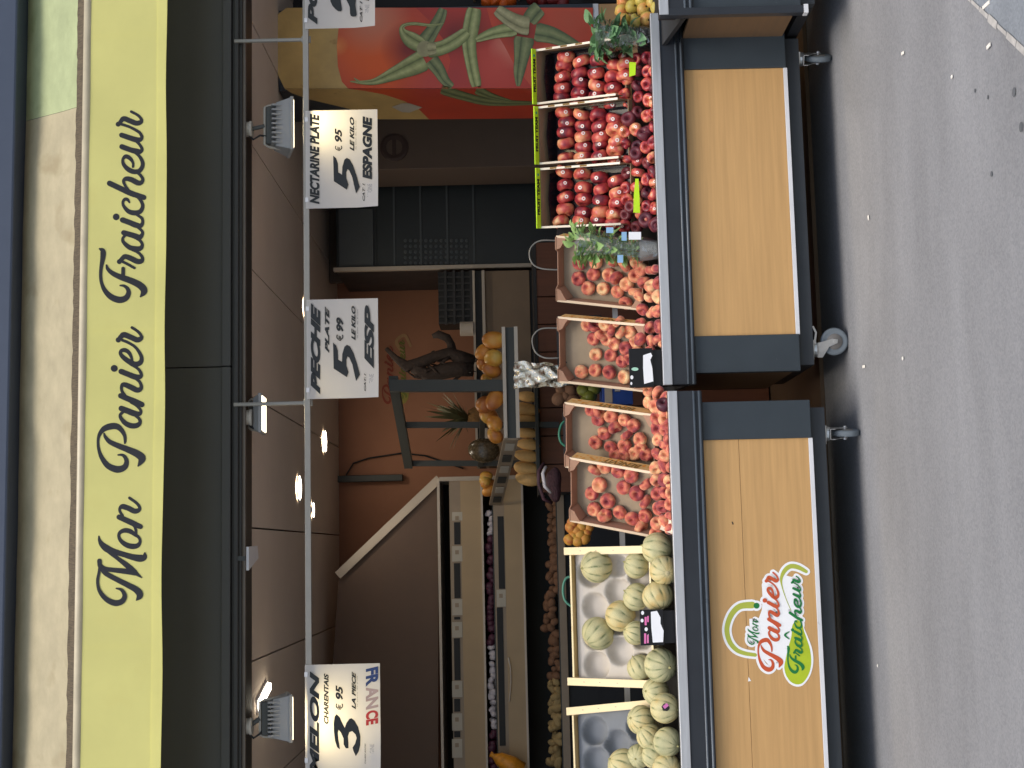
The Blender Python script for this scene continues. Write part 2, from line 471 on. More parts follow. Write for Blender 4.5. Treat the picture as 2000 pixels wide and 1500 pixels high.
cloth_sheet(-3.6, xg0, AY, zbar, y_in, ztop, 90, 10, .008, (0, xg1 - xg0)).build('canopy_cloth', cream_cloth, aw, smooth=True)
cloth_sheet(xg0 + .002, 3.6, AY + .002, zbar, y_in, ztop, 50, 10, .008, (xg1 - xg0, 0)).build('canopy_cloth', green_cloth, aw, smooth=True)['label'] = 'pale green length of awning cloth'
# worn dark hem just above the bar
hm = MB()
sl = (ztop - zbar) / (y_in - AY)
for k in range(240):
    x = -3.4 + k * .03
    for h_ in (0.0, .036 + random.uniform(-.003, .004)): hm.v.append(Vector((x, AY - .02 + h_ / sl, zbar + .008 + h_)))
    if k: hm.f.append((2 * k - 2, 2 * k, 2 * k + 1, 2 * k - 1))
hm.build('hem', fray_m, aw)
MB().tube([(-3.6, AY - .008, zbar - .008), (3.6, AY - .008, zbar - .008)], .021, 14).build('front_bar', mat('bar_paint', lin(190, 178, 150), .4), aw, smooth=True)
# valance, slightly wavy
zv0 = W(324, 750, AY - .01).z; zv1 = zbar - .02
VY = AY - .022
def vw(x, t): return (.15 + .85 * t) * (.004 * math.sin(x * 5.3 + 1) + .003 * math.sin(x * 11.7 + 2.2 * t)) + .01 * t * math.sin(x * 2.1 + .6) - .012 * t
mb = MB(); nu, nvv = 160, 8
for j in range(nvv + 1):
    t = j / nvv
    for i in range(nu + 1):
        x = -3.6 + 7.2 * i / nu
        mb.v.append(Vector((x, VY + vw(x, t), zv1 + (zv0 - zv1) * t + (.003 * math.sin(x * 6.2) if j == nvv else 0))))
for j in range(nvv):
    for i in range(nu):
        k = j * (nu + 1) + i; mb.f.append((k, k + nu + 1, k + nu + 2, k + 1))
val = mb.build('valance', yellow_cloth, aw, smooth=True)
hemz = .043
mb = MB()
for i in range(nu + 1):
    x = -3.6 + 7.2 * i / nu
    for t2 in (0, 1):
        t = 1 - t2 * hemz / (zv1 - zv0)
        mb.v.append(Vector((x, VY + vw(x, t) - .0025 - .0018 * (1 - t2), zv1 + (zv0 - zv1) * t + (.003 * math.sin(x * 6.2) if t2 == 0 else 0))))
for i in range(nu): mb.f.append((2 * i, 2 * i + 2, 2 * i + 3, 2 * i + 1))
mb.build('valance_hem', yellow_cloth, val, smooth=True)
for yi in (70, 645, 1262):      # seams
    xs = W(240, yi, VY).x; sm_ = MB()
    for k in range(9):
        t = .04 + .92 * k / 8; z = zv1 + (zv0 - zv1) * t
        for dx in (-.006, .006): sm_.v.append(Vector((xs + dx, VY + vw(xs + dx, t) - .0008, z)))
        if k: sm_.f.append((2 * k - 2, 2 * k, 2 * k + 1, 2 * k - 1))
    sm_.build('seam', yellow_cloth, val)
def on_valance(x, y):
    p = W(x, y, VY); t = (zv1 - p.z) / (zv1 - zv0)
    return Vector((p.x, VY + vw(p.x, t), p.z))
GL = []    # every letter: a list of strokes in survey units
def gl(strokes, ox, oy, s): GL.append(zoomed(strokes, ox, oy, s))
# Mon
gl([[(162,-260,20),(175,-180,60),(230,-80,110),(350,20,150),(500,80,120),(700,140,110),(900,200,120),(1100,235,150),(1200,205,120),(1215,115,26)],
    [(280,-20,100),(420,110,75),(600,240,80),(800,390,110),(950,520,120),(1060,610,60),(1145,670,12)],
    [(190,400,90),(300,470,90),(500,500,95),(700,520,110),(850,540,110),(1000,590,60)],
    [(175,295,95),(180,400,85)],
    [(200,440,70),(300,560,95),(450,650,100),(650,750,105),(850,850,115),(1000,930,130),(1090,1020,145),(1085,1100,120),(1022,1175,20)],
    [(190,430,70),(165,550,50),(135,700,55),(135,830,55),(170,960,70),(250,1080,90),(380,1190,110),(550,1245,125),(690,1200,110),(750,1100,95),(730,1010,75),(670,940,55),(560,912,20)]], 180, 1070, 11.54)
gl([[(1090,1070,70),(960,980,100),(820,950,100),(700,1000,75),(668,1090,62),(720,1200,85),(850,1300,110),(1000,1340,120),(1130,1320,100),(1195,1230,65),(1170,1130,60),(1085,1060,70)],
    [(1085,1040,60),(1090,950,55),(1050,850,50),(950,770,50)]], 180, 960, 12.5)
gl([[(760,590,50),(700,500,55),(690,420,62),(760,370,115),(900,410,115),(1050,480,115),(1150,460,95),(1180,395,65),(1110,290,60),(930,160,58)],
    [(672,625,115),(800,680,120),(1000,770,125),(1200,860,110)]], 180, 960, 12.5)
# Panier
gl([[(650,860,25),(655,800,48),(640,700,60),(570,590,85),(480,530,110),(370,530,115),(250,570,100),(170,650,70),(128,750,50),(120,870,45),(140,1000,55),(200,1150,80),(320,1300,105),(500,1370,125),(640,1330,105),(685,1230,82),(660,1140,65),(600,1090,45),(518,1088,20)],
    [(240,670,20),(260,730,50),(350,830,80),(520,910,95),(700,980,110),(880,1060,130),(985,1140,140),(975,1210,110),(915,1305,20)]], 180, 780, 10)
gl([[(575,180,100),(700,230,105),(850,285,105),(930,280,80),(958,240,50),(930,180,45),(850,110,42),(760,60,40)],
    [(610,250,45),(558,300,48),(570,370,60),(660,470,85),(780,520,95),(890,510,88),(945,450,60),(925,380,50),(850,320,45)]], 180, 780, 10)
gl([[(560,1430,95),(700,1490,100),(850,1550,105),(975,1605,95)],
    [(700,1490,50),(600,1370,48),(572,1290,48),(590,1220,62),(645,1215,85),(750,1260,95),(880,1320,95),(950,1290,75),(958,1230,55),(920,1150,48),(840,1090,42)]], 180, 630, 10)
gl([[(430,895,124)], [(565,955,95),(700,1010,95),(850,1065,100),(935,1055,80),(958,1010,55),(920,930,48),(850,870,45),(760,820,45)]], 180, 630, 10)
gl([[(590,345,45),(700,390,45),(830,470,45),(920,580,55),(965,690,66),(940,780,85),(850,815,95),(750,780,95),(620,690,80),(555,610,62),(570,550,60),(640,540,75),(715,585,65),(765,680,45),(780,770,45)]], 180, 630, 10)
gl([[(510,340,92)], [(510,340,60),(570,270,85),(630,240,100),(760,290,95),(880,340,95),(955,310,75),(962,265,50),(900,180,48),(780,100,45)]], 180, 630, 10)
# Fraicheur
gl([[(140,340,26),(190,370,80),(203,430,92),(190,550,75),(165,700,55),(158,850,50),(180,980,55),(240,1110,75),(350,1220,100),(500,1275,110),(620,1240,95),(670,1150,78),(650,1070,60),(590,1020,42),(516,1012,20)],
    [(265,640,25),(290,710,55),(380,790,75),(530,860,95),(700,920,105),(850,990,115),(940,1070,120),(945,1140,100),(890,1215,20)],
    [(570,700,58),(568,830,60)]], 180, 450, 9.377)
gl([[(500,575,80)], [(500,575,60),(560,510,70),(610,480,80),(720,520,90),(830,570,90),(905,560,76),(922,505,50),(890,450,45),(830,400,40),(740,360,40)], [(560,575,40),(650,620,40),(775,690,40)]], 180, 450, 9.377)
gl([[(580,45,85),(750,95,90),(860,130,95),(915,90,60),(925,30,45),(870,-30,40),(780,-90,36)],
    [(605,95,40),(562,150,40),(578,220,55),(680,310,78),(790,340,90),(885,330,78),(920,270,50),(890,200,45),(820,150,45)]], 180, 450, 9.377)
gl([[(545,1200,138)], [(690,1270,110),(850,1330,110),(1000,1390,115),(1100,1400,90),(1145,1330,60),(1130,1240,55),(1040,1170,50),(950,1120,45)]], 180, 320, 11.54)
gl([[(850,880,25),(805,815,60),(745,808,62),(700,870,50),(720,960,60),(830,1080,90),(980,1115,105),(1095,1080,90),(1148,980,70),(1130,880,65),(1050,770,55),(950,700,40)]], 180, 320, 11.54)
gl([[(398,445,110),(700,590,112),(900,680,115),(1175,770,105)],
    [(850,620,40),(760,510,50),(718,400,60),(780,345,90),(900,370,105),(1050,445,105),(1130,420,78),(1148,350,60),(1080,250,55),(960,170,50)]], 180, 320, 11.54)
gl([[(930,1460,45),(930,1380,45),(880,1290,70),(775,1225,85),(700,1290,52),(715,1400,70),(810,1510,95),(940,1570,100),(1070,1555,90),(1145,1440,80),(1130,1320,70),(1050,1200,55),(930,1110,45)]], 180, 200, 11.54)
gl([[(675,1005,105),(850,1070,105),(1000,1110,115),(1085,1115,95),(1128,1070,60),(1105,1000,55),(1020,900,50),(930,850,45)],
    [(668,742,100),(850,805,105),(1000,850,110),(1085,845,90),(1125,800,62),(1110,740,58),(1050,670,55),(850,560,50),(640,490,50)]], 180, 200, 11.54)
gl([[(590,495,100)], [(600,490,60),(650,430,80),(720,370,100),(850,420,105),(1000,475,100),(1095,450,88),(1112,390,60),(1040,300,50),(885,215,48)]], 180, 200, 11.54)
for L_ in GL:
    strokes_mesh(MB(), L_, on_valance, Vector((0, -1, 0)), base=.0012, grow=.55).build('letter', ink, val)
# cassette the cloth comes out of
zc = W(19, 750, -.2).z
MB().box(-3.6, 3.7, -.2, .1, zc, zc + .3).build('cassette', navy, aw, bevel=.01)

# ------------------------------------------------------------------ display carts
Z_LIP, Z_STR, Z_RIM, Z_PAN, Z_TRM, Z_PLI = .852, .812, .705, .25, .232, .168
wheel_mesh = MB().lathe([(0, -.014), (.03, -.014), (.034, -.012), (.048, -.012), (.056, -.014), (.0615, -.009), (.0625, 0), (.0615, .009), (.056, .014), (.048, .012), (.034, .012), (.03, .014), (0, .014)], 28)
def caster(cart, x, y, ang, brake=True, yaw=0):
    """swivel caster: the fork trails by ang about the vertical"""
    T = Matrix.Translation((x, y, 0)) @ Matrix.Rotation(ang, 4, 'Z')
    c = MB()
    c.box(-.045, .045, -.04, .04, Z_PLI - .006, Z_PLI + .001, T)
    c.lathe([(0, Z_PLI - .03), (.03, Z_PLI - .03), (.034, Z_PLI - .02), (.03, Z_PLI - .006), (0, Z_PLI - .006)], 14, T)
    o = c.build('caster', steel, cart)
    f = MB()
    for s in (-1, 1):
        pr = [T @ Vector((px_, s * .021, pz)) for px_, pz in ((-.035, .142), (.03, .142), (.048, .075), (.044, .05), (.028, .052), (.012, .09), (-.035, .12))]
        f.prism(pr, T.to_3x3() @ Vector((0, .003 * s, 0)))
    f.box(-.035, .03, -.024, .024, .139, .143, T)
    f.tube([T @ Vector((.035, -.03, .0625)), T @ Vector((.035, .03, .0625))], .008, 8)
    f.build('fork', steel, o)
    wm = MB(); wm.v = list(wheel_mesh.v); wm.f = list(wheel_mesh.f)
    R_ = T @ Matrix.Translation((.035, 0, .0625)) @ Matrix.Rotation(math.pi / 2, 4, 'X')
    wm.v = [R_ @ v for v in wm.v]
    wm.build('wheel', rubber, o, smooth=True)
    h = MB().lathe([(0, -.016), (.034, -.0155), (.036, -.0125), (.036, .0125), (.034, .0155), (0, .016)], 20, R_)
    h.build('hub', hub_m, o, smooth=True)
    if brake:
        bk = MB(); bk.prism([T @ Vector((px_, -.02, pz)) for px_, pz in ((0, .143), (.04, .149), (.078, .143), (.108, .158), (.106, .166), (.076, .152), (.036, .158), (0, .15))], T.to_3x3() @ Vector((0, .04, 0)))
        bk.build('brake_pedal', steel, o)
def make_cart(name, label, x0, x1, yf, posts, casters, seams, rail_y=None):
    c = thing(name, label, 'display cart', ((x0 + x1) / 2, yf + .3, 0), group=None)
    MB().box(x0, x1, yf - .006, yf + .02, Z_STR, Z_LIP).build('steel_lip', alu, c, bevel=.002)
    r = MB().box(x0, x1, yf, yf + .05, Z_RIM + .035, Z_STR)
    r.box(x0, x1, yf + .006, yf + .05, Z_RIM, Z_RIM + .033)
    r.build('rim', rimpaint, c, bevel=.004)
    for zz in (Z_RIM + .036, Z_RIM + .012):
        MB().tube([(x0 + .002, yf + .002, zz), (x1 - .002, yf + .002, zz)], .006, 8).build('rim_bead', mat('bead_paint', lin(84, 92, 100), .3), c, smooth=True)
    MB().box(x0, x1, yf + .02, yf + .06, Z_LIP - .075, Z_LIP - .002).build('inner_lip', dark, c)
    px0, px1 = posts
    for a_, b_ in (px0, px1):
        if a_ is None: continue
        MB().box(a_, b_, yf + .022, yf + .07, Z_PAN - .012, Z_RIM).build('corner_post', slate, c, bevel=.003)
    l = px0[1] if px0[0] is not None else x0
    rr = px1[0] if px1[0] is not None else x1
    zs = [Z_PAN] + seams + [Z_RIM]
    for z0_, z1_ in zip(zs, zs[1:]):
        MB().box(l, rr, yf + .034, yf + .05, z0_ + .0008, z1_ - .0008).build('board', wood, c, bevel=.0006)
    MB().box(l, rr, yf + .03, yf + .05, Z_TRM, Z_PAN).build('trim_strip', alu_white, c, bevel=.001)
    xa = (px0[0] if px0[0] is not None else x0) + .03; xb = (px1[1] if px1[1] is not None else x1) - .03
    MB().box(xa, xb, yf + .06, yf + .11, Z_PLI, Z_PAN + .02).build('plinth', plinth_m, c, bevel=.003)
    MB().box(xa, xb, yf + .11, yf + .78, Z_PLI, Z_PLI + .05).build('base_tray', dark, c)
    ex0 = (px0[0] if px0[0] is not None else x0) + .01; ex1 = (px1[1] if px1[1] is not None else x1) - .01
    for xx in (ex0, ex1 - .018):
        MB().box(xx, xx + .018, yf + .07, yf + .78, Z_PAN, Z_RIM).build('end_board', wood_shaded, c)
    MB().box(ex0, ex1, yf + .76, yf + .78, Z_PAN, Z_LIP + .02).build('back_board', dark, c)
    # sloping deck
    d = MB(); zz0, zz1 = Z_LIP - .1, Z_LIP + .02
    d.add([(x0, yf + .05, zz0), (x1, yf + .05, zz0), (x1, yf + .78, zz1), (x0, yf + .78, zz1), (x0, yf + .05, zz0 - .02), (x1, yf + .05, zz0 - .02), (x1, yf + .78, zz1 - .02), (x0, yf + .78, zz1 - .02)], [(0, 1, 2, 3), (7, 6, 5, 4), (0, 4, 5, 1), (2, 6, 7, 3), (1, 5, 6, 2), (0, 3, 7, 4)])
    d.build('deck', dark, c)
    # grey rail the crates lean on
    if rail_y is not None:
        rl = MB(); zr = W(1206, 750, rail_y).z
        rl.box(x0 + .03, x1 - .03, rail_y, rail_y + .025, zr - .012, zr + .012)
        rl.build('crate_rail', alu, c)
        for k in range(4):
            xx = x0 + .1 + (x1 - x0 - .2) * k / 3
            MB().box(xx - .01, xx + .01, rail_y + .004, rail_y + .02, Z_LIP - .05, zr - .012).build('rail_leg', dark, c)
    for (cx_, cy_, an, br) in casters: caster(c, cx_, cy_, an, br)
    return c
yR, yL = 0.0, -.15
xr0, xr1 = W(1300, 752, yR).x, W(1290, 26, yR).x
P = lambda yi, y: W(1450, yi, y + .03).x
cart_r = make_cart('display_cart', 'dark framed cart with a plain oak panel below the nectarines', xr0, xr1, yR,
    ((P(727, yR), P(655, yR)), (P(134, yR), P(60, yR))),
    [(W(1640, 668, .1).x - .03, .12, math.radians(-8), True), (W(1610, 112, .1).x, .12, math.radians(62), True)], [], .46)
xl0, xl1 = -3.3, W(1300, 764, yL).x
cart_l = make_cart('display_cart', 'dark framed cart with a fruit basket logo on its oak panel', xl0, xl1, yL,
    ((None, None), (P(858, yL), P(784, yL))), [(W(1640, 846, -.05).x, -.03, math.radians(80), False), (-2.4, -.03, 0, True)], [.55], .47)
# the neighbour that stands further out, seen by its left end
yN = -.36
xn0 = W(1400, 27, yN).x
cart_n = make_cart('display_cart', 'dark cart end standing further out at the right edge', xn0, xn0 + 1.6, yN,
    ((xn0 + .03, xn0 + .19), (xn0 + 1.4, xn0 + 1.57)), [(xn0 + .3, yN + .12, 0, True), (xn0 + 1.3, yN + .12, 0, True)], [.55])
MB().box(xn0 - .004, xn0 + .03, yN - .004, yN + .035, Z_TRM, Z_LIP).build('end_profile', rimpaint, cart_n, bevel=.003)
MB().box(xn0 - .006, xn0 + .032, yN - .008, yN + .03, Z_TRM - .018, Z_TRM).build('profile_foot', alu_white, cart_n)

# logo on the left cart's panel
LY = yL + .034
lg = MB(); up = Vector((0, -1, 0))
def on_panel(x, y): return W(x, y, LY)
OX, OY, S_ = 1400, 1080, 5.36
logo_white = mat('logo_white', lin(240, 240, 240), .5, var=.02)
logo_green = mat('logo_green', lin(24, 116, 56), .5, var=.04)
logo_red = mat('logo_red', lin(196, 84, 46), .5, var=.04)
logo_lime = mat('logo_lime', lin(172, 190, 40), .5, var=.12, scale=4)
logo_olive = mat('logo_olive', lin(172, 180, 72), .5, var=.05)
def logo_word(idx, sx0, sx1, sy0, sy1, dx0, dx1, dy0, dy1, shear=0):
    out = []
    for i in idx:
        for s in GL[i]:
            out.append([(dx0 + (x - sx0) / (sx1 - sx0) * (dx1 - dx0) + shear * (y - sy0) / (sy1 - sy0), dy0 + (y - sy0) / (sy1 - sy0) * (dy1 - dy0), w * 1.05 * abs((dy1 - dy0) / (sy1 - sy0))) for x, y, w in s])
    return out
def lz(pts): return [(OX + a_ / S_, OY + b_ / S_) for a_, b_ in pts]
def lzs(sts): return [[(OX + a_ / S_, OY + b_ / S_, c_ / S_) for a_, b_, c_ in st] for st in sts]
w_mon = logo_word((0, 1, 2), 190, 287, 972, 1188, OX + 318 / S_, OX + 442 / S_, OY + 692 / S_, OY + 968 / S_)
w_pan = logo_word(range(3, 9), 190, 287, 640, 925, OX + 405 / S_, OX + 665 / S_, OY + 205 / S_, OY + 1250 / S_, 28 / S_)
w_fra = logo_word(range(9, 18), 192, 289, 218, 596, OX + 712 / S_, OX + 890 / S_, OY + 242 / S_, OY + 1275 / S_, 26 / S_)
handle = lzs([[(370, 545, 70), (240, 560, 62), (150, 650, 56), (105, 790, 52), (130, 920, 50), (200, 1010, 46), (290, 1050, 42), (400, 1068, 38)]])
swoosh = lzs([[(935, 195, 34), (850, 150, 46), (770, 140, 48), (710, 185, 44), (675, 260, 30), (680, 340, 14), (720, 470, 8), (775, 600, 6)]])
dot = [[(OX + 415 / S_, OY + 552 / S_, 62 / S_)]]
bowl = lz([(780, 870), (745, 1000), (718, 1120), (706, 1200), (725, 1280), (770, 1345), (830, 1375), (890, 1365), (940, 1310), (975, 1230), (988, 1130), (975, 1010), (945, 910), (910, 810), (895, 750), (840, 700), (790, 760)])
body = lz([(500, 250), (540, 300), (640, 290), (700, 230), (780, 250), (860, 300), (890, 420), (900, 600), (890, 800), (760, 1000), (700, 1190), (600, 1210), (540, 1170), (440, 1060), (500, 980), (450, 960), (350, 960), (340, 690), (440, 680), (470, 600), (480, 480), (470, 330)])
sticker = MB()
poly_mesh(sticker, body, on_panel, up, .0008)
sticker.build('logo_sticker', logo_white, cart_l); logo = col.objects['logo_sticker']
wb = MB()
strokes_mesh(wb, w_mon + w_pan + w_fra + handle + swoosh + dot, on_panel, up, .0010, .00003, grow=4.6)
bowl = smooth_poly(bowl)
bcx, bcy = sum(v[0] for v in bowl) / len(bowl), sum(v[1] for v in bowl) / len(bowl)
def grown(v, g=4.4):
    l = math.hypot(v[0] - bcx, v[1] - bcy); return (bcx + (v[0] - bcx) * (l + g) / l, bcy + (v[1] - bcy) * (l + g) / l)
g_ = poly_mesh(MB(), [grown(v) for v in bowl], on_panel, up, .0013)
wb.build('logo_outline', logo_white, logo); g_.build('logo_outline', logo_white, logo)
poly_mesh(MB(), bowl, on_panel, up, .0016).build('logo_bowl', logo_lime, logo)
strokes_mesh(MB(), handle, on_panel, up, .0018).build('logo_handle', logo_olive, logo)
strokes_mesh(MB(), swoosh, on_panel, up, .0018).build('logo_swoosh', logo_olive, logo)
strokes_mesh(MB(), dot + w_mon, on_panel, up, .0020).build('logo_word', logo_green, logo)
strokes_mesh(MB(), w_pan, on_panel, up, .0020).build('logo_word', logo_red, logo)
circ = lzs([[(755, 825, 10), (712, 858, 22), (755, 900, 10)]])
strokes_mesh(MB(), w_fra + circ, on_panel, up, .0024).build('logo_word', logo_green, logo)
# scuffs on the panel
poly_mesh(MB(), [(1462, 1322), (1467, 1330), (1461, 1331)], on_panel, up, .0012).build('paper_scrap', logo_white, cart_l)
poly_mesh(MB(), [(1430, 1018), (1433, 1024), (1431, 1025), (1429, 1020)], on_panel, up, .0012).build('scuff', dark, cart_l)

# ------------------------------------------------------------------ rail with price signs
RY = -.03
zr_ = W(600, 750, RY).z
rail = thing('sign_rail', 'grey metal rail hanging below the lintel with price signs on it', 'rail', (0, RY, zr_))
rail_m = mat('rail_grey', lin(150, 146, 138), .45, metal=.3, var=.08, scale=14)
MB().box(-3.2, 3.6, RY, RY + .014, zr_ - .013, zr_ + .013).build('rail_bar', rail_m, rail, bevel=.002)
for yi in (75, 787, 1560):
    xx = W(550, yi, RY).x
    h = MB().tube([(xx, RY + .022, zr_ - .01), (xx, RY + .022, zb + .03)], .009, 8)
    h.box(xx - .014, xx + .014, RY + .014, RY + .03, zr_ - .02, zr_ + .02)
    h.build('hanger', rail_m, rail)
SY = -.036
def price_sign(label, xi0, xi1, yi0, yi1, texts, polys, glow=False, extra=None):
    """corners in survey units; texts: (string, xi0, xi1, yi0, yi1, shear, bold, material, flip)"""
    x0, x1, z0, z1 = prect(xi0, xi1, yi0, yi1, SY)
    s = thing('price_sign', label, 'price sign', ((x0 + x1) / 2, SY, z1), group='price signs hanging from the rail')
    m = MB(); n_ = 10
    for i in range(n_ + 1):
        for j in range(n_ + 1):
            u, v = i / n_, j / n_
            curl = -.02 * max(0, (1 - u) + (1 - v) - 1.72) / .28
            m.v.append(Vector((x0 + (x1 - x0) * u, SY - .0015 * math.sin(math.pi * u) + curl, z0 + (z1 - z0) * v)))
    for i in range(n_):
        for j in range(n_):
            k = i * (n_ + 1) + j; m.f.append((k, k + n_ + 1, k + n_ + 2, k + 1))
    m.build('paper', white_card, s, smooth=True)
    e = MB(); e.box(x0 + .03, x0 + .05, SY - .004, SY + .022, z1 - .012, z1 + .002); e.box(x1 - .05, x1 - .03, SY - .004, SY + .022, z1 - .012, z1 + .002)
    e.build('clip', alu_white, s)
    pl = lambda x, y: W(x, y, SY - .003)
    for t in texts:
        st, a0, a1, b0, b1, sh, bo, mm = t[:8]; flip = len(t) > 8 and t[8]
        P0 = pl(a1, b1); ax = pl(a1, b0) - P0; ay = pl(a0, b1) - P0
        if flip: P0 = P0 + ax + ay; ax, ay = -ax, -ay
        text_on(MB(), st, P0, ax, ay, Vector((0, -1, 0)), .0008, sh, bo).build('lettering', mm, s)
    for pts in polys:
        poly_mesh(MB(), pts, pl, Vector((0, -1, 0)), .0009).build('numeral', black_ink, s)
    return s
def zp(pts, ox, oy, s): return [(ox + a_ / s, oy + b_ / s) for a_, b_ in pts]
def zt_(st, ox, oy, s, a0, a1, b0, b1, sh=.3, bo=.03, mm=None, flip=False): return (st, ox + a0 / s, ox + a1 / s, oy + b0 / s, oy + b1 / s, sh, bo, mm or black_ink, flip)
five = [(455, 705), (500, 745), (525, 820), (530, 950), (585, 985), (590, 870), (620, 765), (655, 737), (700, 760), (750, 850), (800, 1000), (845, 1165), (790, 1260), (770, 1180), (735, 1020), (690, 920), (665, 905), (648, 950), (650, 1040), (680, 1130), (655, 1205), (465, 1080)]
t1 = lambda *k, **q: zt_(k[0], 590, 210, 7.5, *k[1:], **q)
price_sign('NECTARINE PLATE price sign, 5 euro 95, glowing from the lamp above', 597, 738, 215, 406,
    [t1('NECTARINE PLATE', 113, 254, 90, 1415, .25, .05), t1('€', 482, 588, 560, 640, 0, .005), t1('95', 478, 588, 305, 510, .3, .04), t1('LE KILO', 698, 765, 140, 640, .35, .045),
     t1('ESPAGNE', 885, 1025, 128, 1055, .2, .06), t1('CAT 1', 885, 918, 1110, 1370, .3, .02), t1('ORIGINE', 955, 1025, 1120, 1320, 0, 0, mm=grey_ink), t1('le kilo de fruits', 783, 794, 190, 610, 0, 0)],
    [zp(five, 590, 210, 7.5)])
t2 = lambda *k, **q: zt_(k[0], 590, 575, 7.144, *k[1:], **q)
price_sign('PECHE PLATE price sign, 5 euro 99, plain white', 599, 739, 584, 778,
    [t2('PECHE', 120, 255, 120, 1395, .4, .06), t2('PLATE', 318, 378, 165, 820, .4, .045), t2('€', 478, 575, 560, 650, 0, .01), t2('99', 476, 577, 320, 520, .3, .05), t2('LE KILO', 688, 745, 160, 640, .35, .045),
     t2('ESP', 868, 1003, 148, 1035, .35, .05), t2('CAT.1', 865, 890, 1100, 1350, .3, .03), t2('ORIGINE', 935, 998, 1110, 1355, 0, 0, mm=grey_ink), t2('le kilo de fruits', 767, 778, 210, 610, 0, 0)],
    [zp([(p[0] - 8, p[1] - 8) if True else p for p in five], 590, 575, 7.4)])
t3 = lambda *k, **q: zt_(k[0], 590, 1290, 7.144, *k[1:], **q)
three = [(480, 750), (525, 790), (560, 870), (595, 940), (620, 870), (660, 815), (690, 805), (735, 840), (785, 930), (815, 1060), (812, 1180), (790, 1270), (750, 1335), (715, 1260), (705, 1215), (740, 1160), (762, 1080), (745, 1030), (700, 985), (660, 1000), (640, 1060), (648, 1150), (648, 1225), (610, 1225), (580, 1170), (580, 1090), (545, 1010), (510, 965), (500, 1010), (505, 1090), (520, 1170), (528, 1240), (490, 1210), (460, 1120), (445, 980), (442, 860), (455, 780)]
blue_ink = mat('sign_blue_ink', lin(40, 60, 104), .6); red_ink = mat('sign_red_ink', lin(186, 52, 48), .6); pale_ink = mat('sign_outline_ink', lin(176, 150, 140), .6)
price_sign('MELON CHARENTAIS price sign, 3 euro 95, FRANCE strip upside down', 596, 743, 1297, 1502,
    [t3('MELON', 105, 240, 150, 1620, .3, .05), t3('CHARENTAIS', 304, 370, 180, 885, .3, .04), t3('€', 470, 572, 600, 690, 0, .005), t3('95', 468, 572, 345, 548, .3, .04), t3('LA PIECE', 693, 750, 155, 680, .35, .045),
     t3('FR', 890, 1062, 80, 365, -.25, .045, mm=blue_ink, flip=True), t3('AN', 890, 1062, 380, 690, -.25, .04, mm=pale_ink, flip=True), t3('CE', 890, 1062, 695, 910, -.25, .045, mm=red_ink, flip=True),
     t3('CALIBRE 800/950', 872, 890, 1160, 1440, .2, .01), t3('ORIGINE', 945, 1005, 1165, 1400, 0, 0, mm=grey_ink), t3('la piece de fruit', 768, 779, 215, 640, 0, 0)],
    [zp(three, 590, 1290, 7.144)])
s4 = 12.5
price_sign('white price sign starting PO at the upper right corner', 595, 732, -140, 55,
    [('POIRE', 590 + 140 / s4, 590 + 375 / s4, -120, 600 / s4, .3, .05, black_ink), ('CAT 1', 590 + 1410 / s4, 590 + 1470 / s4, 2, 540 / s4, .3, .03, black_ink), ('ORIGINE', 590 + 1530 / s4, 590 + 1640 / s4, 9, 560 / s4, 0, 0, grey_ink), ('FRANCE', 590 + 1410 / s4, 590 + 1640 / s4, -120, 2, .2, .04, black_ink)],
    [zp([(690, -500), (690, 30), (740, 140), (810, 220), (880, 275), (950, 280), (975, 240), (955, 100), (930, -50), (900, -500)], 590, 0, s4),
     zp([(1070, -300), (1080, 0), (1130, 90), (1165, 180), (1170, 330), (1190, 390), (1240, 410), (1310, 400), (1335, 360), (1310, 200), (1300, 120), (1320, -50), (1320, -300)], 590, 0, s4)])

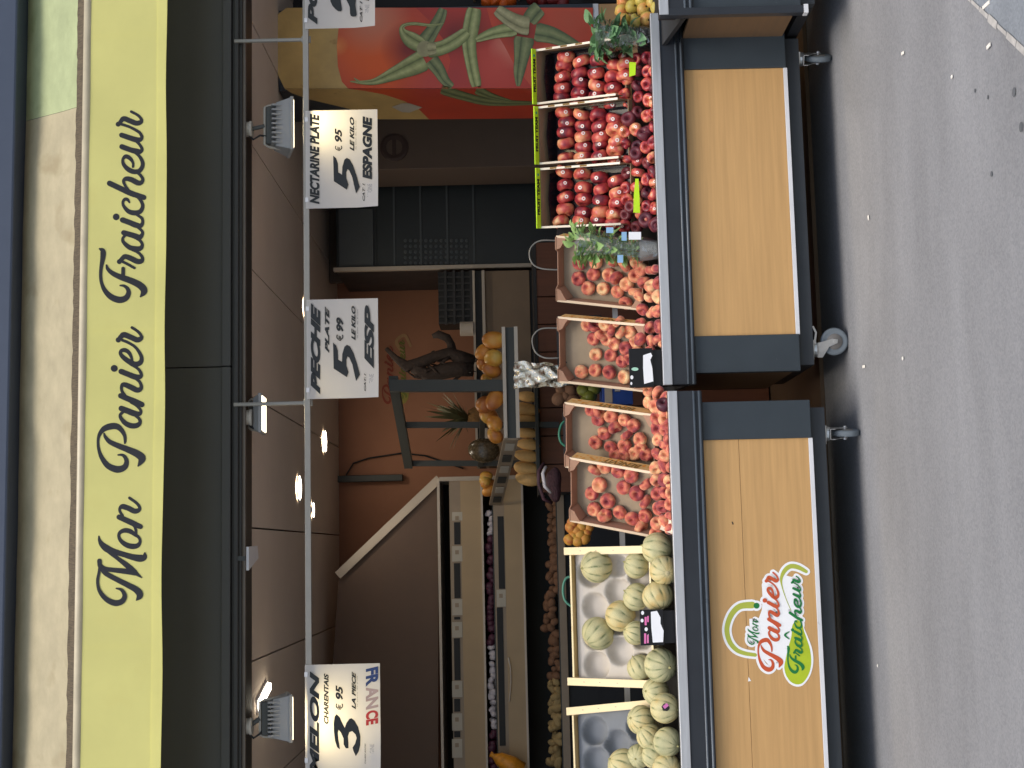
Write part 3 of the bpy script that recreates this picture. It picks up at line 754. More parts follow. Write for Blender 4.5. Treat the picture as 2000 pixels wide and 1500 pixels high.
# ------------------------------------------------------------------ floodlights and ceiling lamps
lamp_glass = emit('lamp_glass', (1, .86, .6, 1), 4)
grey_cast = mat('grey_cast_metal', lin(150, 150, 150), .55, metal=.2, var=.06, scale=20)
dark_cast = mat('dark_cast_metal', lin(78, 80, 78), .55, var=.06)
cream_box = mat('junction_plastic', lin(180, 174, 162), .5, var=.06)
def floodlight(label, xi0, xi1, yi0, yi1, knob_yi, power, fins=True):
    Y = .1
    x0, x1, z0, z1 = prect(xi0, xi1, yi0, yi1, Y)
    t = thing('floodlight', label, 'floodlight', ((x0 + x1) / 2, Y, z1), group='floodlights under the lintel')
    w = x1 - x0; h = z1 - z0
    M = Matrix.Translation(((x0 + x1) / 2, Y, z0 + .012)) @ Matrix.Rotation(math.radians(16 if fins else 3), 4, 'X')
    b_ = MB()
    # heat sink housing: trapezoid box, wide at the glass
    vs = [(-w/2, -.05, 0), (w/2, -.05, 0), (w/2, .09, 0), (-w/2, .09, 0), (-w*.42, -.02, h*.55), (w*.42, -.02, h*.55), (w*.42, .06, h*.55), (-w*.42, .06, h*.55)]
    b_.add([M @ Vector(v) for v in vs], [(0,1,5,4),(1,2,6,5),(2,3,7,6),(3,0,4,7),(4,5,6,7),(0,3,2,1)])
    b_.build('housing', grey_cast, t, bevel=.003)
    r_ = MB(); r_.box(-w/2 - .004, w/2 + .004, -.056, .096, -.014, .002, M); r_.build('front_frame', grey_cast, t, bevel=.003)
    if fins:
        n = 9
        for k in range(n):
            xx = -w * .36 + w * .72 * k / (n - 1)
            MB().box(xx - .004, xx + .004, -.034, .07, h * .3, h * .72, M).build('fin', grey_cast, t)
    br = MB()
    br.tube([M @ Vector((-w * .44, .02, h * .2)), M @ Vector((-w * .4, .02, h * .8)), M @ Vector((-w * .36, .02, h * .95)), M @ Vector((w * .36, .02, h * .95)), M @ Vector((w * .4, .02, h * .8)), M @ Vector((w * .44, .02, h * .2))], .006, 6)
    br.build('bracket', cream_box, t)
    db = MB(); db.box(-w * .36, w * .36, 0, .05, h * .62, h * .9, M); db.build('driver_box', dark_cast, t, bevel=.004)
    k_ = W(480, knob_yi, .06)
    kz = zb - .01
    MB().lathe([(0, -.04), (.036, -.04), (.038, -.03), (.034, -.028), (.034, .02), (0, .02)], 16, Matrix.Translation((k_.x, .08, kz + .015))).build('junction_box', cream_box, t, smooth=False)
    c_ = MB().tube([(k_.x - .02, .08, kz), (k_.x - .05, .075, kz - .03), (k_.x - .03, .08, kz - .06), M @ Vector((-w * .2, .02, h * .8))], .005, 6); c_.build('cable', dark, t)
    st = MB().tube([(k_.x, .085, kz - .01), M @ Vector((0, .02, h * .95))], .01, 8); st.build('stem', dark_cast, t)
    gl_ = MB(); gl_.box(-w * .46, w * .46, -.045, .085, -.0165, -.0145, M); gl_.build('lamp_glass', lamp_glass, t)
    ld = bpy.data.lights.new('floodlight_lamp', 'AREA'); ld.shape = 'RECTANGLE'; ld.size = w * .9; ld.size_y = .12; ld.energy = power; ld.color = (1, .8, .42); ld.spread = math.radians(140)
    lo = bpy.data.objects.new('floodlight_lamp', ld); col.objects.link(lo); lo.parent = t
    LM = M @ Matrix.Translation((0, -.055 if fins else .02, -.05 if fins else -.03)) @ Matrix.Rotation(math.radians(-26 if fins else -6), 4, 'X')
    lo.matrix_local = ROOT[t.name] @ LM
    return t
floodlight('grey finned floodlight above the nectarine price sign', 521, 570, 197, 297, 250, 1.7)
floodlight('small floodlight beside the middle hanger of the rail', 490, 513, 772, 845, 815, .8, fins=False)
floodlight('grey finned floodlight above the melon price sign', 512, 568, 1357, 1447, 1420, 1.7)
warm = emit('warm_downlight', (1, .9, .72, 1), 11)
def downlight(label, xi, yi, d=.135, power=1.3):
    p = G(xi, yi, CEIL - .008)
    t = thing('downlight', label, 'ceiling lamp', p, group='round lamps in the shop ceiling')
    MB().lathe([(d / 2, -.002), (d / 2 + .012, -.004), (d / 2 + .014, .004), (d / 2, .006)], 24, Matrix.Translation(p)).build('lamp_rim', alu_white, t, smooth=True)
    MB().lathe([(0, 0), (d / 2, 0)], 24, Matrix.Translation(p)).build('lamp_disc', warm, t)
    ld = bpy.data.lights.new('downlight_lamp', 'AREA'); ld.shape = 'DISK'; ld.size = d; ld.energy = power; ld.color = (1, .88, .72)
    lo = bpy.data.objects.new('downlight_lamp', ld); col.objects.link(lo); lo.parent = t; lo.location = (0, 0, -.012)
downlight('round lamp low in the ceiling above the fruit stand', 635, 862)
downlight('round ceiling lamp left of the sign hanger, nearer of two', 585, 953)
downlight('small round ceiling lamp seen just below the rail', 612, 996, .09)
downlight('round ceiling lamp above the PECHE sign', 597, 600, .1)
pA, pB = G(507, 1380, CEIL - .015), G(527, 1340, CEIL - .015)
t = thing('strip_lamp', 'bright slanted strip lamp behind the left floodlight', 'ceiling lamp', (pA + pB) / 2)
MB().bar(pA, pB, .03, .012).build('tube', warm, t)
MB().bar(pA + Vector((0, 0, .012)), pB + Vector((0, 0, .012)), .06, .01).build('lamp_base', alu_white, t)
# ------------------------------------------------------------------ fruit
rnd = random.Random(11)
peach_prof = [(0, .0), (.05, .03), (.1, .11), (.19, .22), (.3, .265), (.4, .235), (.47, .15), (.5, .02), (.485, -.1), (.42, -.2), (.32, -.25), (.2, -.235), (.1, -.17), (0, -.1)]
def flat_fruit_mesh(name, m, seed, seg=22, squash=1.0):
    r0 = random.Random(seed); p1, p2 = r0.uniform(0, 6), r0.uniform(0, 6); a1, a2 = r0.uniform(.01, .03), r0.uniform(.005, .015)
    cl = r0.uniform(.05, .11)
    def fr(a, z, r):
        d = min(abs(a), 2 * math.pi - abs(a))
        return 1 + a1 * math.sin(2 * a + p1) + a2 * math.sin(3 * a + p2 + 6 * z) - cl * math.exp(-(d / .28) ** 2) * (1 if r > .1 else .3)
    mb = MB().lathe([(r, z * squash * (1 + r0.uniform(-.05, .05))) for r, z in peach_prof], seg, None, fr)
    for v in mb.v: v.z += .03 * math.sin(v.x * 5 + p1) + .02 * math.sin(v.y * 6 + p2)
    return mb.mesh(name, m, True)
R_ = lambda r, g, b: (r, g, b, 1)
nectarine_m = fruit_mat('nectarine_skin', [(.2, R_(.12, .014, .026)), (.36, R_(.34, .03, .04)), (.52, R_(.56, .1, .075)), (.66, R_(.74, .3, .15)), (.8, R_(.82, .52, .28))], .36, 2.3, spec=.5)
peach_m = fruit_mat('peach_skin', [(.22, R_(.23, .035, .045)), (.34, R_(.43, .08, .065)), (.48, R_(.62, .19, .11)), (.62, R_(.74, .36, .18)), (.78, R_(.78, .56, .29))], .6, 2.2, sheen=.25, spec=.25)
NM = [flat_fruit_mesh('flat_nectarine', nectarine_m, 100 + i, 22, 1.12) for i in range(5)]
PM = [flat_fruit_mesh('flat_peach', peach_m, 200 + i, 22, 1.0) for i in range(6)]
stk = MB().lathe([(0, .004), (.09, .003), (.105, 0)], 14).mesh('sticker', mat('fruit_sticker', lin(236, 226, 220), .5, var=.02))
stk2 = MB().lathe([(0, .006), (.045, .005)], 10).mesh('sticker_print', mat('fruit_sticker_print', lin(206, 90, 80), .5, var=.02))
def orient(axis, spin):
    q = Vector((0, 0, 1)).rotation_difference(Vector(axis).normalized())
    return q.to_matrix().to_4x4() @ Matrix.Rotation(spin, 4, 'Z')
def put(meshes, name, pos, axis, size, label, cat, group, spin=None, sticker=False, squash=1):
    me = rnd.choice(meshes)
    o = bpy.data.objects.new(name, me); col.objects.link(o)
    s = size * rnd.uniform(.94, 1.06)
    o.matrix_world = Matrix.Translation(pos) @ orient(axis, rnd.uniform(0, 6.28) if spin is None else spin) @ Matrix.Diagonal((s, s * rnd.uniform(.96, 1.04), s * squash, 1))
    tag(o, label, cat, group)
    if sticker:
        # on the outermost skin towards the street
        inv = o.matrix_world.to_3x3().inverted()
        d = (inv @ (Vector((rnd.uniform(-.35, .1), -1, rnd.uniform(-.1, .45))))).normalized()
        best = max(me.vertices, key=lambda v: v.co.normalized().dot(d) * (.6 + v.co.length))
        st = bpy.data.objects.new('sticker', stk); col.objects.link(st); st.parent = o
        n_ = best.normal
        st.matrix_local = Matrix.Translation(best.co + n_ * .012) @ orient(n_, 0)
        sp = bpy.data.objects.new('sticker_print', stk2); col.objects.link(sp); sp.parent = st
    return o

# ------------------------------------------------------------------ cardboard peach crates
card = mat('grey_cardboard_inside', lin(152, 136, 114), .85, var=.1, scale=10, dirt=(lin(130, 114, 94), 7, .6))
card_out = mat('brown_cardboard', lin(168, 130, 108), .85, var=.08, scale=12)
card_edge = mat('cardboard_cut_edge', lin(228, 206, 178), .85, var=.05)
card_print = mat('orange_printed_cardboard', lin(226, 184, 120), .8, var=.08, scale=20)
print_ink = mat('crate_print_ink', lin(132, 100, 48), .8)
print_org = mat('crate_print_orange', lin(226, 150, 60), .8)
def frame(P0, psi, th):
    """crate axes: ex across, ey up the slope, n out of the crate floor"""
    ex = Vector((math.cos(psi), -math.sin(psi), 0)); d = Vector((-math.sin(psi) * math.cos(th), -math.cos(psi) * math.cos(th), -math.sin(th)))
    ey = -d; n = ex.cross(ey)
    return Matrix(((ex.x, ey.x, n.x, P0.x), (ex.y, ey.y, n.y, P0.y), (ex.z, ey.z, n.z, P0.z), (0, 0, 0, 1)))
def peach_crate(label, TR, TL, psi, th, w=.31, L=.44, h=.085, y=.42, words='BENEVIT'):
    pc = (W(*TR, y) + W(*TL, y)) / 2
    F0 = frame(Vector((0, 0, 0)), psi, th)
    n = F0.to_3x3() @ Vector((0, 0, 1)); ey = F0.to_3x3() @ Vector((0, 1, 0))
    P0 = pc - n * h - ey * (L / 2)
    M = frame(P0, psi, th)
    t = thing('fruit_crate', label, 'crate', M=M, group='tilted cardboard peach crates')
    k = .004
    MB().box(-w/2, w/2, -L/2, L/2, -k, 0).build('crate_floor', card, t, local=True)
    for s in (-1, 1):       # long sides, a printed face outside
        MB().box(s*w/2 - k/2, s*w/2 + k/2, -L/2 + .006, L/2 - .006, 0, h - .012).build('side_panel', card_out, t, local=True)
        MB().box(s*w/2 - .006 + (0 if s < 0 else 0), s*w/2 + .006, -L/2, L/2, h - .0125, h - .008).build('rim_strip', card_edge, t, local=True)
        if s > 0:
            MB().box(w/2 + k/2, w/2 + k/2 + .002, -L/2 + .004, L/2 - .004, .004, h - .012).build('printed_panel', card_print, t, local=True)
            pm = MB()
            P0_ = Vector((w/2 + k/2 + .002, L*.16, .022)); text_on(pm, words, P0_ - Vector((0, L*.42, 0)), Vector((0, L*.42, 0)), Vector((0, 0, .044)), Vector((1, 0, 0)), .0008, .2, .03)
            pm.build('crate_print', print_ink, t, local=True)
            om = MB()
            for q in range(46):
                yy = rnd.uniform(-L/2 + .02, L/2 - .02); zz = rnd.uniform(.012, h - .024); rr = rnd.uniform(.004, .009)
                pts = [(w/2 + k/2 + .002, yy + rr * math.cos(a_), zz + rr * math.sin(a_)) for a_ in [i_ * math.pi / 3 for i_ in range(6)]]
                om.add([Vector(p) + Vector((.0004, 0, 0)) for p in pts], [(0, 1, 2, 3, 4, 5)])
            o_ = om.build('crate_pattern', print_org, t, local=True); o_['kind'] = 'stuff'
    # ends: low in the middle, high at the corners
    for s in (-1, 1):
        yy = s * L/2
        prof = [(-w/2, 0), (w/2, 0), (w/2, h), (w/2 - .06, h), (w/2 - .075, h - .022), (-w/2 + .075, h - .022), (-w/2 + .06, h), (-w/2, h)]
        MB().prism([(x, yy - k/2, z) for x, z in prof], (0, k, 0)).build('end_panel', card_out, t, local=True)
        for sx in (-1, 1):  # folded corner supports, triangular
            cxx = sx * w/2
            pr = [(cxx - sx*.004, yy - s*.004, h - .002), (cxx - sx*.06, yy - s*.004, h - .002), (cxx - sx*.052, yy - s*.022, h - .006), (cxx - sx*.004, yy - s*.05, h - .006)]
            cs = MB(); cs.prism(pr, (0, 0, -.004))
            cs.prism([(cxx - sx*.06, yy - s*.006, h - .006), (cxx - sx*.006, yy - s*.052, h - .006), (cxx - sx*.006, yy - s*.052, .004), (cxx - sx*.06, yy - s*.006, .004)], (sx*.002, s*.002, 0))
            cs.build('corner_support', card_out, t, local=True)
    return t, M
def on_crate(M, xi, yi, lift):
    n = M.to_3x3() @ Vector((0, 0, 1)); return HIT(xi, yi, M.translation + n * lift, n)
def fill(M, pts, ox, oy, s, meshes, name, size, label, cat, group, edge=(), lift=.45):
    n = M.to_3x3() @ Vector((0, 0, 1))
    rank = {p: k for k, p in enumerate(sorted(pts))}
    for i, p in enumerate(pts):
        e = i in edge
        l = size * (.27 if not e else .4)
        pos = on_crate(M, ox + p[0] / s, oy + p[1] / s, l)
        q = M.inverted() @ pos
        wob = Vector((rnd.uniform(-.25, .25), rnd.uniform(-.25, .25), rnd.uniform(-.2, .2)))
        ax = n + wob if not e else n * .25 + M.to_3x3() @ Vector((rnd.uniform(-1, 1), rnd.uniform(-1, 1), 0))
        put(meshes, name, pos, ax, size, label.replace('flat peach', 'flat peach, ' + nth(rank[p]) + ' highest', 1), cat, group)
deg = math.radians
crates = {}
cA, MA = peach_crate('cardboard peach crate behind the bagged basil pot', (1087, 462), (1084, 590), deg(24), deg(61))
cB, MB_ = peach_crate('cardboard peach crate with the black price holder before its lower corner', (1089, 620), (1089, 748), deg(22), deg(62))
cC, MC = peach_crate('cardboard peach crate half hidden by the crate on its left', (1103, 788), (1101, 914), deg(24), deg(62), y=.34)
cD, MD = peach_crate('leftmost cardboard peach crate, next to the melons', (1112, 898), (1111, 1018), deg(26), deg(62), y=.3)
A_pts = [(560,70),(550,220),(695,180),(645,315),(790,320),(850,185),(920,215),(930,350),(1020,275),(1110,350),(1010,460),(1110,190),(870,50),(1000,90),(720,60),(1120,60)]
B_pts = [(640,670),(705,690),(695,810),(805,675),(775,770),(870,720),(830,815),(900,860),(965,745),(1055,740),(1010,900),(1110,830),(720,960),(865,970),(975,1030),(580,1130),(715,1115),(850,1135),(1000,1180),(1050,1000),(1125,940),(940,640),(1130,1080)]
C_pts = [(525,250),(590,350),(715,315),(600,265),(850,350),(935,405),(755,425),(650,480),(870,500),(1000,540),(565,570),(715,615),(850,600),(950,680),(850,690),(1060,690),(1010,620),(760,690)]
D_pts = [(560,840),(650,810),(605,985),(530,1070),(685,1140),(555,1225),(655,1285),(805,1255),(930,1315),(1050,1285),(840,1010),(970,1065),(785,850),(915,890),(1060,980),(1010,1400),(1055,1150)]
fill(MA, A_pts, 1020, 500, 5, PM, 'flat_peach', .07, 'flat peach in the crate behind the bagged basil pot', 'peach', 'flat peaches in the crate behind the basil', (6, 9, 12, 13))
fill(MB_, B_pts, 1020, 500, 5, PM, 'flat_peach', .066, 'flat peach in the crate behind the upper black price holder', 'peach', 'flat peaches in the crate behind the black price holder', (1, 4, 5, 8, 21))
fill(MC, C_pts, 1050, 750, 5, PM, 'flat_peach', .066, 'flat peach in the half hidden crate, third from the basil', 'peach', 'flat peaches in the half hidden crate', (6, 8, 3))
fill(MD, D_pts, 1050, 750, 5, PM, 'flat_peach', .07, 'flat peach in the leftmost cardboard crate by the melons', 'peach', 'flat peaches in the leftmost cardboard crate', (0, 6, 14, 15, 16))

# ------------------------------------------------------------------ nectarine crates, lime labels along the top
lime = mat('lime_label', lin(196, 240, 40), .6, var=.03)
tq0 = mat('label_teal', lin(60, 170, 140), .6)
tray_m = mat('black_fruit_tray', lin(26, 24, 30), .25, var=.1)
white_edge = mat('white_crate_edge', lin(236, 226, 210), .8, var=.05)
kraft = mat('kraft_inside', lin(148, 124, 98), .85, var=.1, scale=14)
def nectarine_crate(label, TR, TL, psi, th, w, L=.47, h=.115, y=.46):
    pc = (W(*TR, y) + W(*TL, y)) / 2
    F0 = frame(Vector((0, 0, 0)), psi, th)
    n = F0.to_3x3() @ Vector((0, 0, 1)); ey = F0.to_3x3() @ Vector((0, 1, 0))
    M = frame(pc - n * h - ey * (L / 2), psi, th)
    t = thing('fruit_crate', label, 'crate', M=M, group='tilted nectarine crates with lime labels')
    k = .004
    MB().box(-w/2, w/2, -L/2, L/2, -k, 0).build('crate_floor', kraft, t, local=True)
    for s in (-1, 1):
        MB().box(s*(w/2 - .002) - k/2, s*(w/2 - .002) + k/2, -L/2, L/2, 0, h - .004).build('side_panel', kraft, t, local=True)
        MB().box(s*(w/2 - .003) - .005, s*(w/2 - .003) + .005, -L/2, L/2 + .002, h - .004, h).build('rim_strip', white_edge, t, local=True)
        MB().box(-w/2, w/2, s*L/2 - k/2, s*L/2 + k/2, 0, (h - .004) if s > 0 else .03).build('end_panel', kraft, t, local=True)
    pm = MB()
    for q in range(3):
        pm.box(w/2 - .0025 - .004, w/2 - .0025 + .004, L/2 - .1 - q*.09, L/2 - .06 - q*.09, h, h + .0006)
    o_ = pm.build('rim_print', print_ink, t, local=True); o_['kind'] = 'stuff'
    # label folded over the far end
    MB().box(-w/2 - .002, w/2 + .002, L/2 - .001, L/2 + .005, h + .002, h + .032).build('lime_label', lime, t, local=True)
    pm = MB(); text_on(pm, 'FRUIT TEAM', Vector((-w*.28, L/2 - .0012, h + .008)), Vector((w*.6, 0, 0)), Vector((0, 0, .019)), Vector((0, -1, 0)), .0006, 0, .05)
    pm.build('label_lettering', black_ink, t, local=True)
    MB().lathe([(0, .0006), (.007, 0)], 12, Matrix.Translation((w/2 - .03, L/2 - .0012, h + .017)) @ Matrix.Rotation(math.pi/2, 4, 'X')).build('label_dot', tq0, t, local=True)
    # black plastic tray with a raised rim
    tr = MB(); e = .012
    tr.box(-w/2 + e, w/2 - e, -L/2 + e, L/2 - .026, .004, .012)
    for s in (-1, 1): tr.box(s*(w/2 - e) - .003, s*(w/2 - e) + .003, -L/2 + e, L/2 - .026, .012, .04)
    tr.prism([(-w/2 + e, L/2 - .026, .012), (w/2 - e, L/2 - .026, .012), (w/2 - e - .012, L/2 - .02, .066), (0, L/2 - .018, .08), (-w/2 + e + .012, L/2 - .02, .066)], (0, -.005, .001))
    for q in range(5): tr.tube([(-w/2 + .02 + q*.055, -L/2 + .02, .012), (-w/2 + .02 + q*.055, L/2 - .03, .012)], .008, 6)
    tr.build('fruit_tray', tray_m, t, local=True)
    return t, M
n1, MN1 = nectarine_crate('lime labelled nectarine crate farthest right, beside the bagged greens', (1048, 97), (1048, 204), deg(12), deg(50), .262)
n2, MN2 = nectarine_crate('middle one of the three lime labelled nectarine crates', (1052, 206), (1053, 324), deg(12), deg(50), .275)
n3, MN3 = nectarine_crate('lime labelled nectarine crate next to the cardboard peach crates', (1056, 327), (1056, 448), deg(12), deg(50), .285)
N1 = [(430,560),(580,600),(750,590),(910,630),(1020,640),(410,650),(565,720),(725,720),(890,755),(1010,750),(400,760),(570,810),(735,835),(890,865),(395,860),(565,920),(735,940),(880,960),(385,950),(555,990),(735,1015),(890,1030)]
N2 = [(410,1100),(580,1120),(745,1130),(900,1160),(435,1200),(600,1230),(765,1235),(910,1265),(430,1295),(600,1330),(770,1340),(930,1380),(430,1400),(600,1440),(765,1420),(910,1470),(430,1540),(595,1540),(760,1540),(920,1580)]
N3 = [(415,430),(590,450),(760,490),(920,520),(420,560),(600,590),(775,600),(935,640),(430,680),(600,700),(775,710),(935,745),(420,800),(600,830),(770,820),(900,850),(380,920),(580,915),(750,905),(890,935)]
def stand(M, pts, oy, label, group):
    n = M.to_3x3() @ Vector((0, 0, 1)); ex = M.to_3x3() @ Vector((1, 0, 0))
    colm, last, row = 0, None, 0
    for p in pts:
        if last is not None and p[0] < last: colm += 1; row = 0
        last = p[0]; row += 1
        where = (WORDS[row - 1] + ' from the top, ' + WORDS[min(colm, 6)] + ' column from the right,')
        pos = on_crate(M, 1020 + p[0] / 5, oy + p[1] / 5, .03)
        ax = Vector((1, rnd.uniform(-.45, .25), rnd.uniform(-.35, .35)))
        put(NM, 'flat_nectarine', pos, ax, .088, 'flat nectarine ' + where + ' ' + label, 'nectarine', group, sticker=rnd.random() < .82)
stand(MN1, N1, 0, 'crate beside the greens', 'nectarines in the crate beside the greens')
stand(MN2, N2, 0, 'middle lime labelled crate', 'nectarines in the middle lime labelled crate')
stand(MN3, N3, 250, 'lime crate beside the peaches', 'nectarines in the crate next to the peaches')

# ------------------------------------------------------------------ loose fruit heaped between the lip and the crates
dk = fruit_mat('purple_peach_skin', [(.25, R_(.07, .016, .028)), (.6, R_(.15, .025, .035)), (.9, R_(.3, .06, .05))], .45, 2)
PD = [flat_fruit_mesh('purple_nectarine', dk, 300 + i, 22, 1.15) for i in range(2)]
def heap(meshes, name, yi0, yi1, y0, label, cat, group, size, step, rows, sticker=0):
    for ri, (xi, dy, jit) in enumerate(rows):
        yi = yi0 + rnd.uniform(0, 8); cnt = 0
        while yi < yi1:
            x_ = xi + rnd.uniform(-jit, jit)
            pos = W(x_, yi, y0 + dy + rnd.uniform(-.012, .012))
            ax = Vector((rnd.uniform(-1, 1), rnd.uniform(-1, .1), rnd.uniform(-.3, 1)))
            put(meshes, name, pos, ax, size, label.replace('loose', nth(cnt) + ' loose', 1) + ', ' + WORDS[ri] + ' row, from the right', cat, group, sticker=rnd.random() < sticker); cnt += 1
            yi += step * rnd.uniform(.75, 1.25)
heap(NM + PD, 'flat_nectarine', 112, 448, 0, 'loose nectarine below the lime crates', 'nectarine', 'loose nectarines below the crates', .062, 27,
     [(1224, .25, 5), (1246, .2, 5), (1264, .14, 4), (1278, .085, 3), (1292, .075, 2)], .2)
heap(PM, 'flat_peach', 522, 690, 0, 'loose peach below the right cart crates', 'peach', 'loose peaches on the right cart', .066, 25,
     [(1254, .21, 5), (1271, .15, 4), (1287, .09, 3), (1300, .075, 2)])
heap(PM, 'flat_peach', 757, 800, 0, 'loose peach in the gap between carts', 'peach', 'loose peaches between the carts', .064, 26, [(1262, .14, 6), (1284, .02, 5)])
heap(PM, 'flat_peach', 772, 1042, yL, 'loose peach along the left cart lip', 'peach', 'loose peaches on the left cart', .066, 25,
     [(1284, .21, 4), (1298, .12, 4), (1312, .085, 3)])
for xi, yi, y in ((1297, 790, -.08), (1228, 232, .2), (1232, 404, .2), (1243, 300, .17), (1258, 262, .13), (1262, 430, .11), (1284, 438, .06)):
    put(PD, 'purple_nectarine', W(xi, yi, y), (rnd.uniform(-1, 1), -1, .4), .07, 'very dark purple nectarine among the loose fruit, ' + nth((790, 232, 404, 300, 262, 430, 438).index(yi)) + ' of seven', 'nectarine', 'dark purple nectarines by the lip')

# ------------------------------------------------------------------ melons
def melon_mesh(name, m, seed):
    r0 = random.Random(seed); nr = 10; ph = r0.uniform(0, 1); el = r0.uniform(.92, 1.02)
    mb = MB(); nu, nv = 60, 26
    gro = []
    mb.v.append(Vector((0, 0, -.5 * el))); gro.append(.6)
    for j in range(1, nv):
        th = math.pi * j / nv
        for i in range(nu):
            a = 2 * math.pi * i / nu + .05 * math.sin(3 * th + ph * 6)
            c = abs(((a * nr / (2 * math.pi) + ph) % 1) - .5) * 2      # 1 at groove
            g_ = math.exp(-((1 - c) / .13) ** 2)
            r = .5 * (1 - .075 * g_ * math.sin(th) ** .6 + .012 * math.sin(2 * a + ph * 9))
            mb.v.append(Vector((r * math.sin(th) * math.cos(a), r * math.sin(th) * math.sin(a), -.5 * el * math.cos(th) * (1 - .06 * math.exp(-(math.sin(th) / .22) ** 2)))))
            gro.append(g_ * min(1, math.sin(th) * 2.4 + .25))
    mb.v.append(Vector((0, 0, .5 * el * .95))); gro.append(1)
    for i in range(nu):
        mb.f.append((0, 1 + (i + 1) % nu, 1 + i))
        for j in range(nv - 2):
            k = 1 + j * nu
            mb.f.append((k + i, k + (i + 1) % nu, k + nu + (i + 1) % nu, k + nu + i))
        k = 1 + (nv - 2) * nu
        mb.f.append((k + i, k + (i + 1) % nu, len(mb.v) - 1))
    me = mb.mesh(name, m, True)
    at = me.attributes.new('groove', 'FLOAT', 'POINT')
    at.data.foreach_set('value', gro)
    return me
def melon_mat():
    m = fruit_mat('melon_skin', [(.2, R_(.38, .37, .22)), (.42, R_(.52, .48, .28)), (.62, R_(.58, .49, .26)), (.8, R_(.57, .41, .17))], .6, 2.5, spec=.3, bump=.12)
    nt = m.node_tree; N = nt.nodes; L = nt.links; b = N['Principled BSDF']
    src = b.inputs['Base Color'].links[0].from_socket
    at = N.new('ShaderNodeAttribute'); at.attribute_name = 'groove'
    tc = N.new('ShaderNodeTexCoord'); nz = N.new('ShaderNodeTexNoise'); nz.inputs['Scale'].default_value = 14; nz.inputs['Detail'].default_value = 5
    L.new(tc.outputs['Object'], nz.inputs[0])
    ml = N.new('ShaderNodeMath'); ml.operation = 'MULTIPLY'; L.new(at.outputs['Fac'], ml.inputs[0])
    mr = N.new('ShaderNodeMapRange'); mr.inputs[1].default_value = .2; mr.inputs[2].default_value = .5; L.new(nz.outputs[0], mr.inputs[0]); L.new(mr.outputs[0], ml.inputs[1])
    mx = N.new('ShaderNodeMix'); mx.data_type = 'RGBA'; L.new(ml.outputs[0], mx.inputs[0]); L.new(src, mx.inputs[6]); mx.inputs[7].default_value = (.11, .15, .065, 1)
    nz2 = N.new('ShaderNodeTexNoise'); nz2.inputs['Scale'].default_value = 60; nz2.inputs['Detail'].default_value = 5; L.new(tc.outputs['Object'], nz2.inputs[0])
    r2 = N.new('ShaderNodeValToRGB'); r2.color_ramp.elements[0].position = .38; r2.color_ramp.elements[1].position = .66
    r2.color_ramp.elements[0].color = (.86, .88, .84, 1); r2.color_ramp.elements[1].color = (1.08, 1.06, 1.02, 1); L.new(nz2.outputs[0], r2.inputs[0])
    m2 = N.new('ShaderNodeMix'); m2.data_type = 'RGBA'; m2.blend_type = 'MULTIPLY'; m2.inputs[0].default_value = 1; L.new(mx.outputs[2], m2.inputs[6]); L.new(r2.outputs[0], m2.inputs[7])
    L.new(m2.outputs[2], b.inputs['Base Color'])
    return m
mm_ = melon_mat()
MM = [melon_mesh('melon', mm_, 400 + i) for i in range(4)]
stem_me = MB().lathe([(.05, .455), (.035, .475), (.022, .5), (.02, .52), (0, .522)], 10).mesh('stem', mat('melon_stem', lin(160, 154, 104), .8))
blossom_me = MB().lathe([(.085, -.452), (.07, -.468), (.02, -.476), (0, -.474)], 14).mesh('blossom_scar', mat('melon_scar', lin(196, 182, 140), .9))
def put_melon(pos, axis, d, label, group=None, name='melon'):
    o = put(MM, name, pos, axis, d, label, 'melon', group)
    for nm, me in (('stem', stem_me), ('blossom_scar', blossom_me)):
        c = bpy.data.objects.new(nm, me); col.objects.link(c); c.parent = o
    return o
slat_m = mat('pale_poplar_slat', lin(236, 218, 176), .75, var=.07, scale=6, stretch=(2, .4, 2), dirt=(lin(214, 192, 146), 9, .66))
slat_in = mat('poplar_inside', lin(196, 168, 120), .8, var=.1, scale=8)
paper_tray = mat('white_pulp_tray', lin(188, 181, 172), .85, var=.05, scale=8, bump=.1)
dark_tray = mat('slate_pulp_tray', lin(120, 124, 130), .85, var=.06, scale=8, bump=.1)
staple = mat('staple_wire', lin(120, 116, 108), .4, metal=.6)
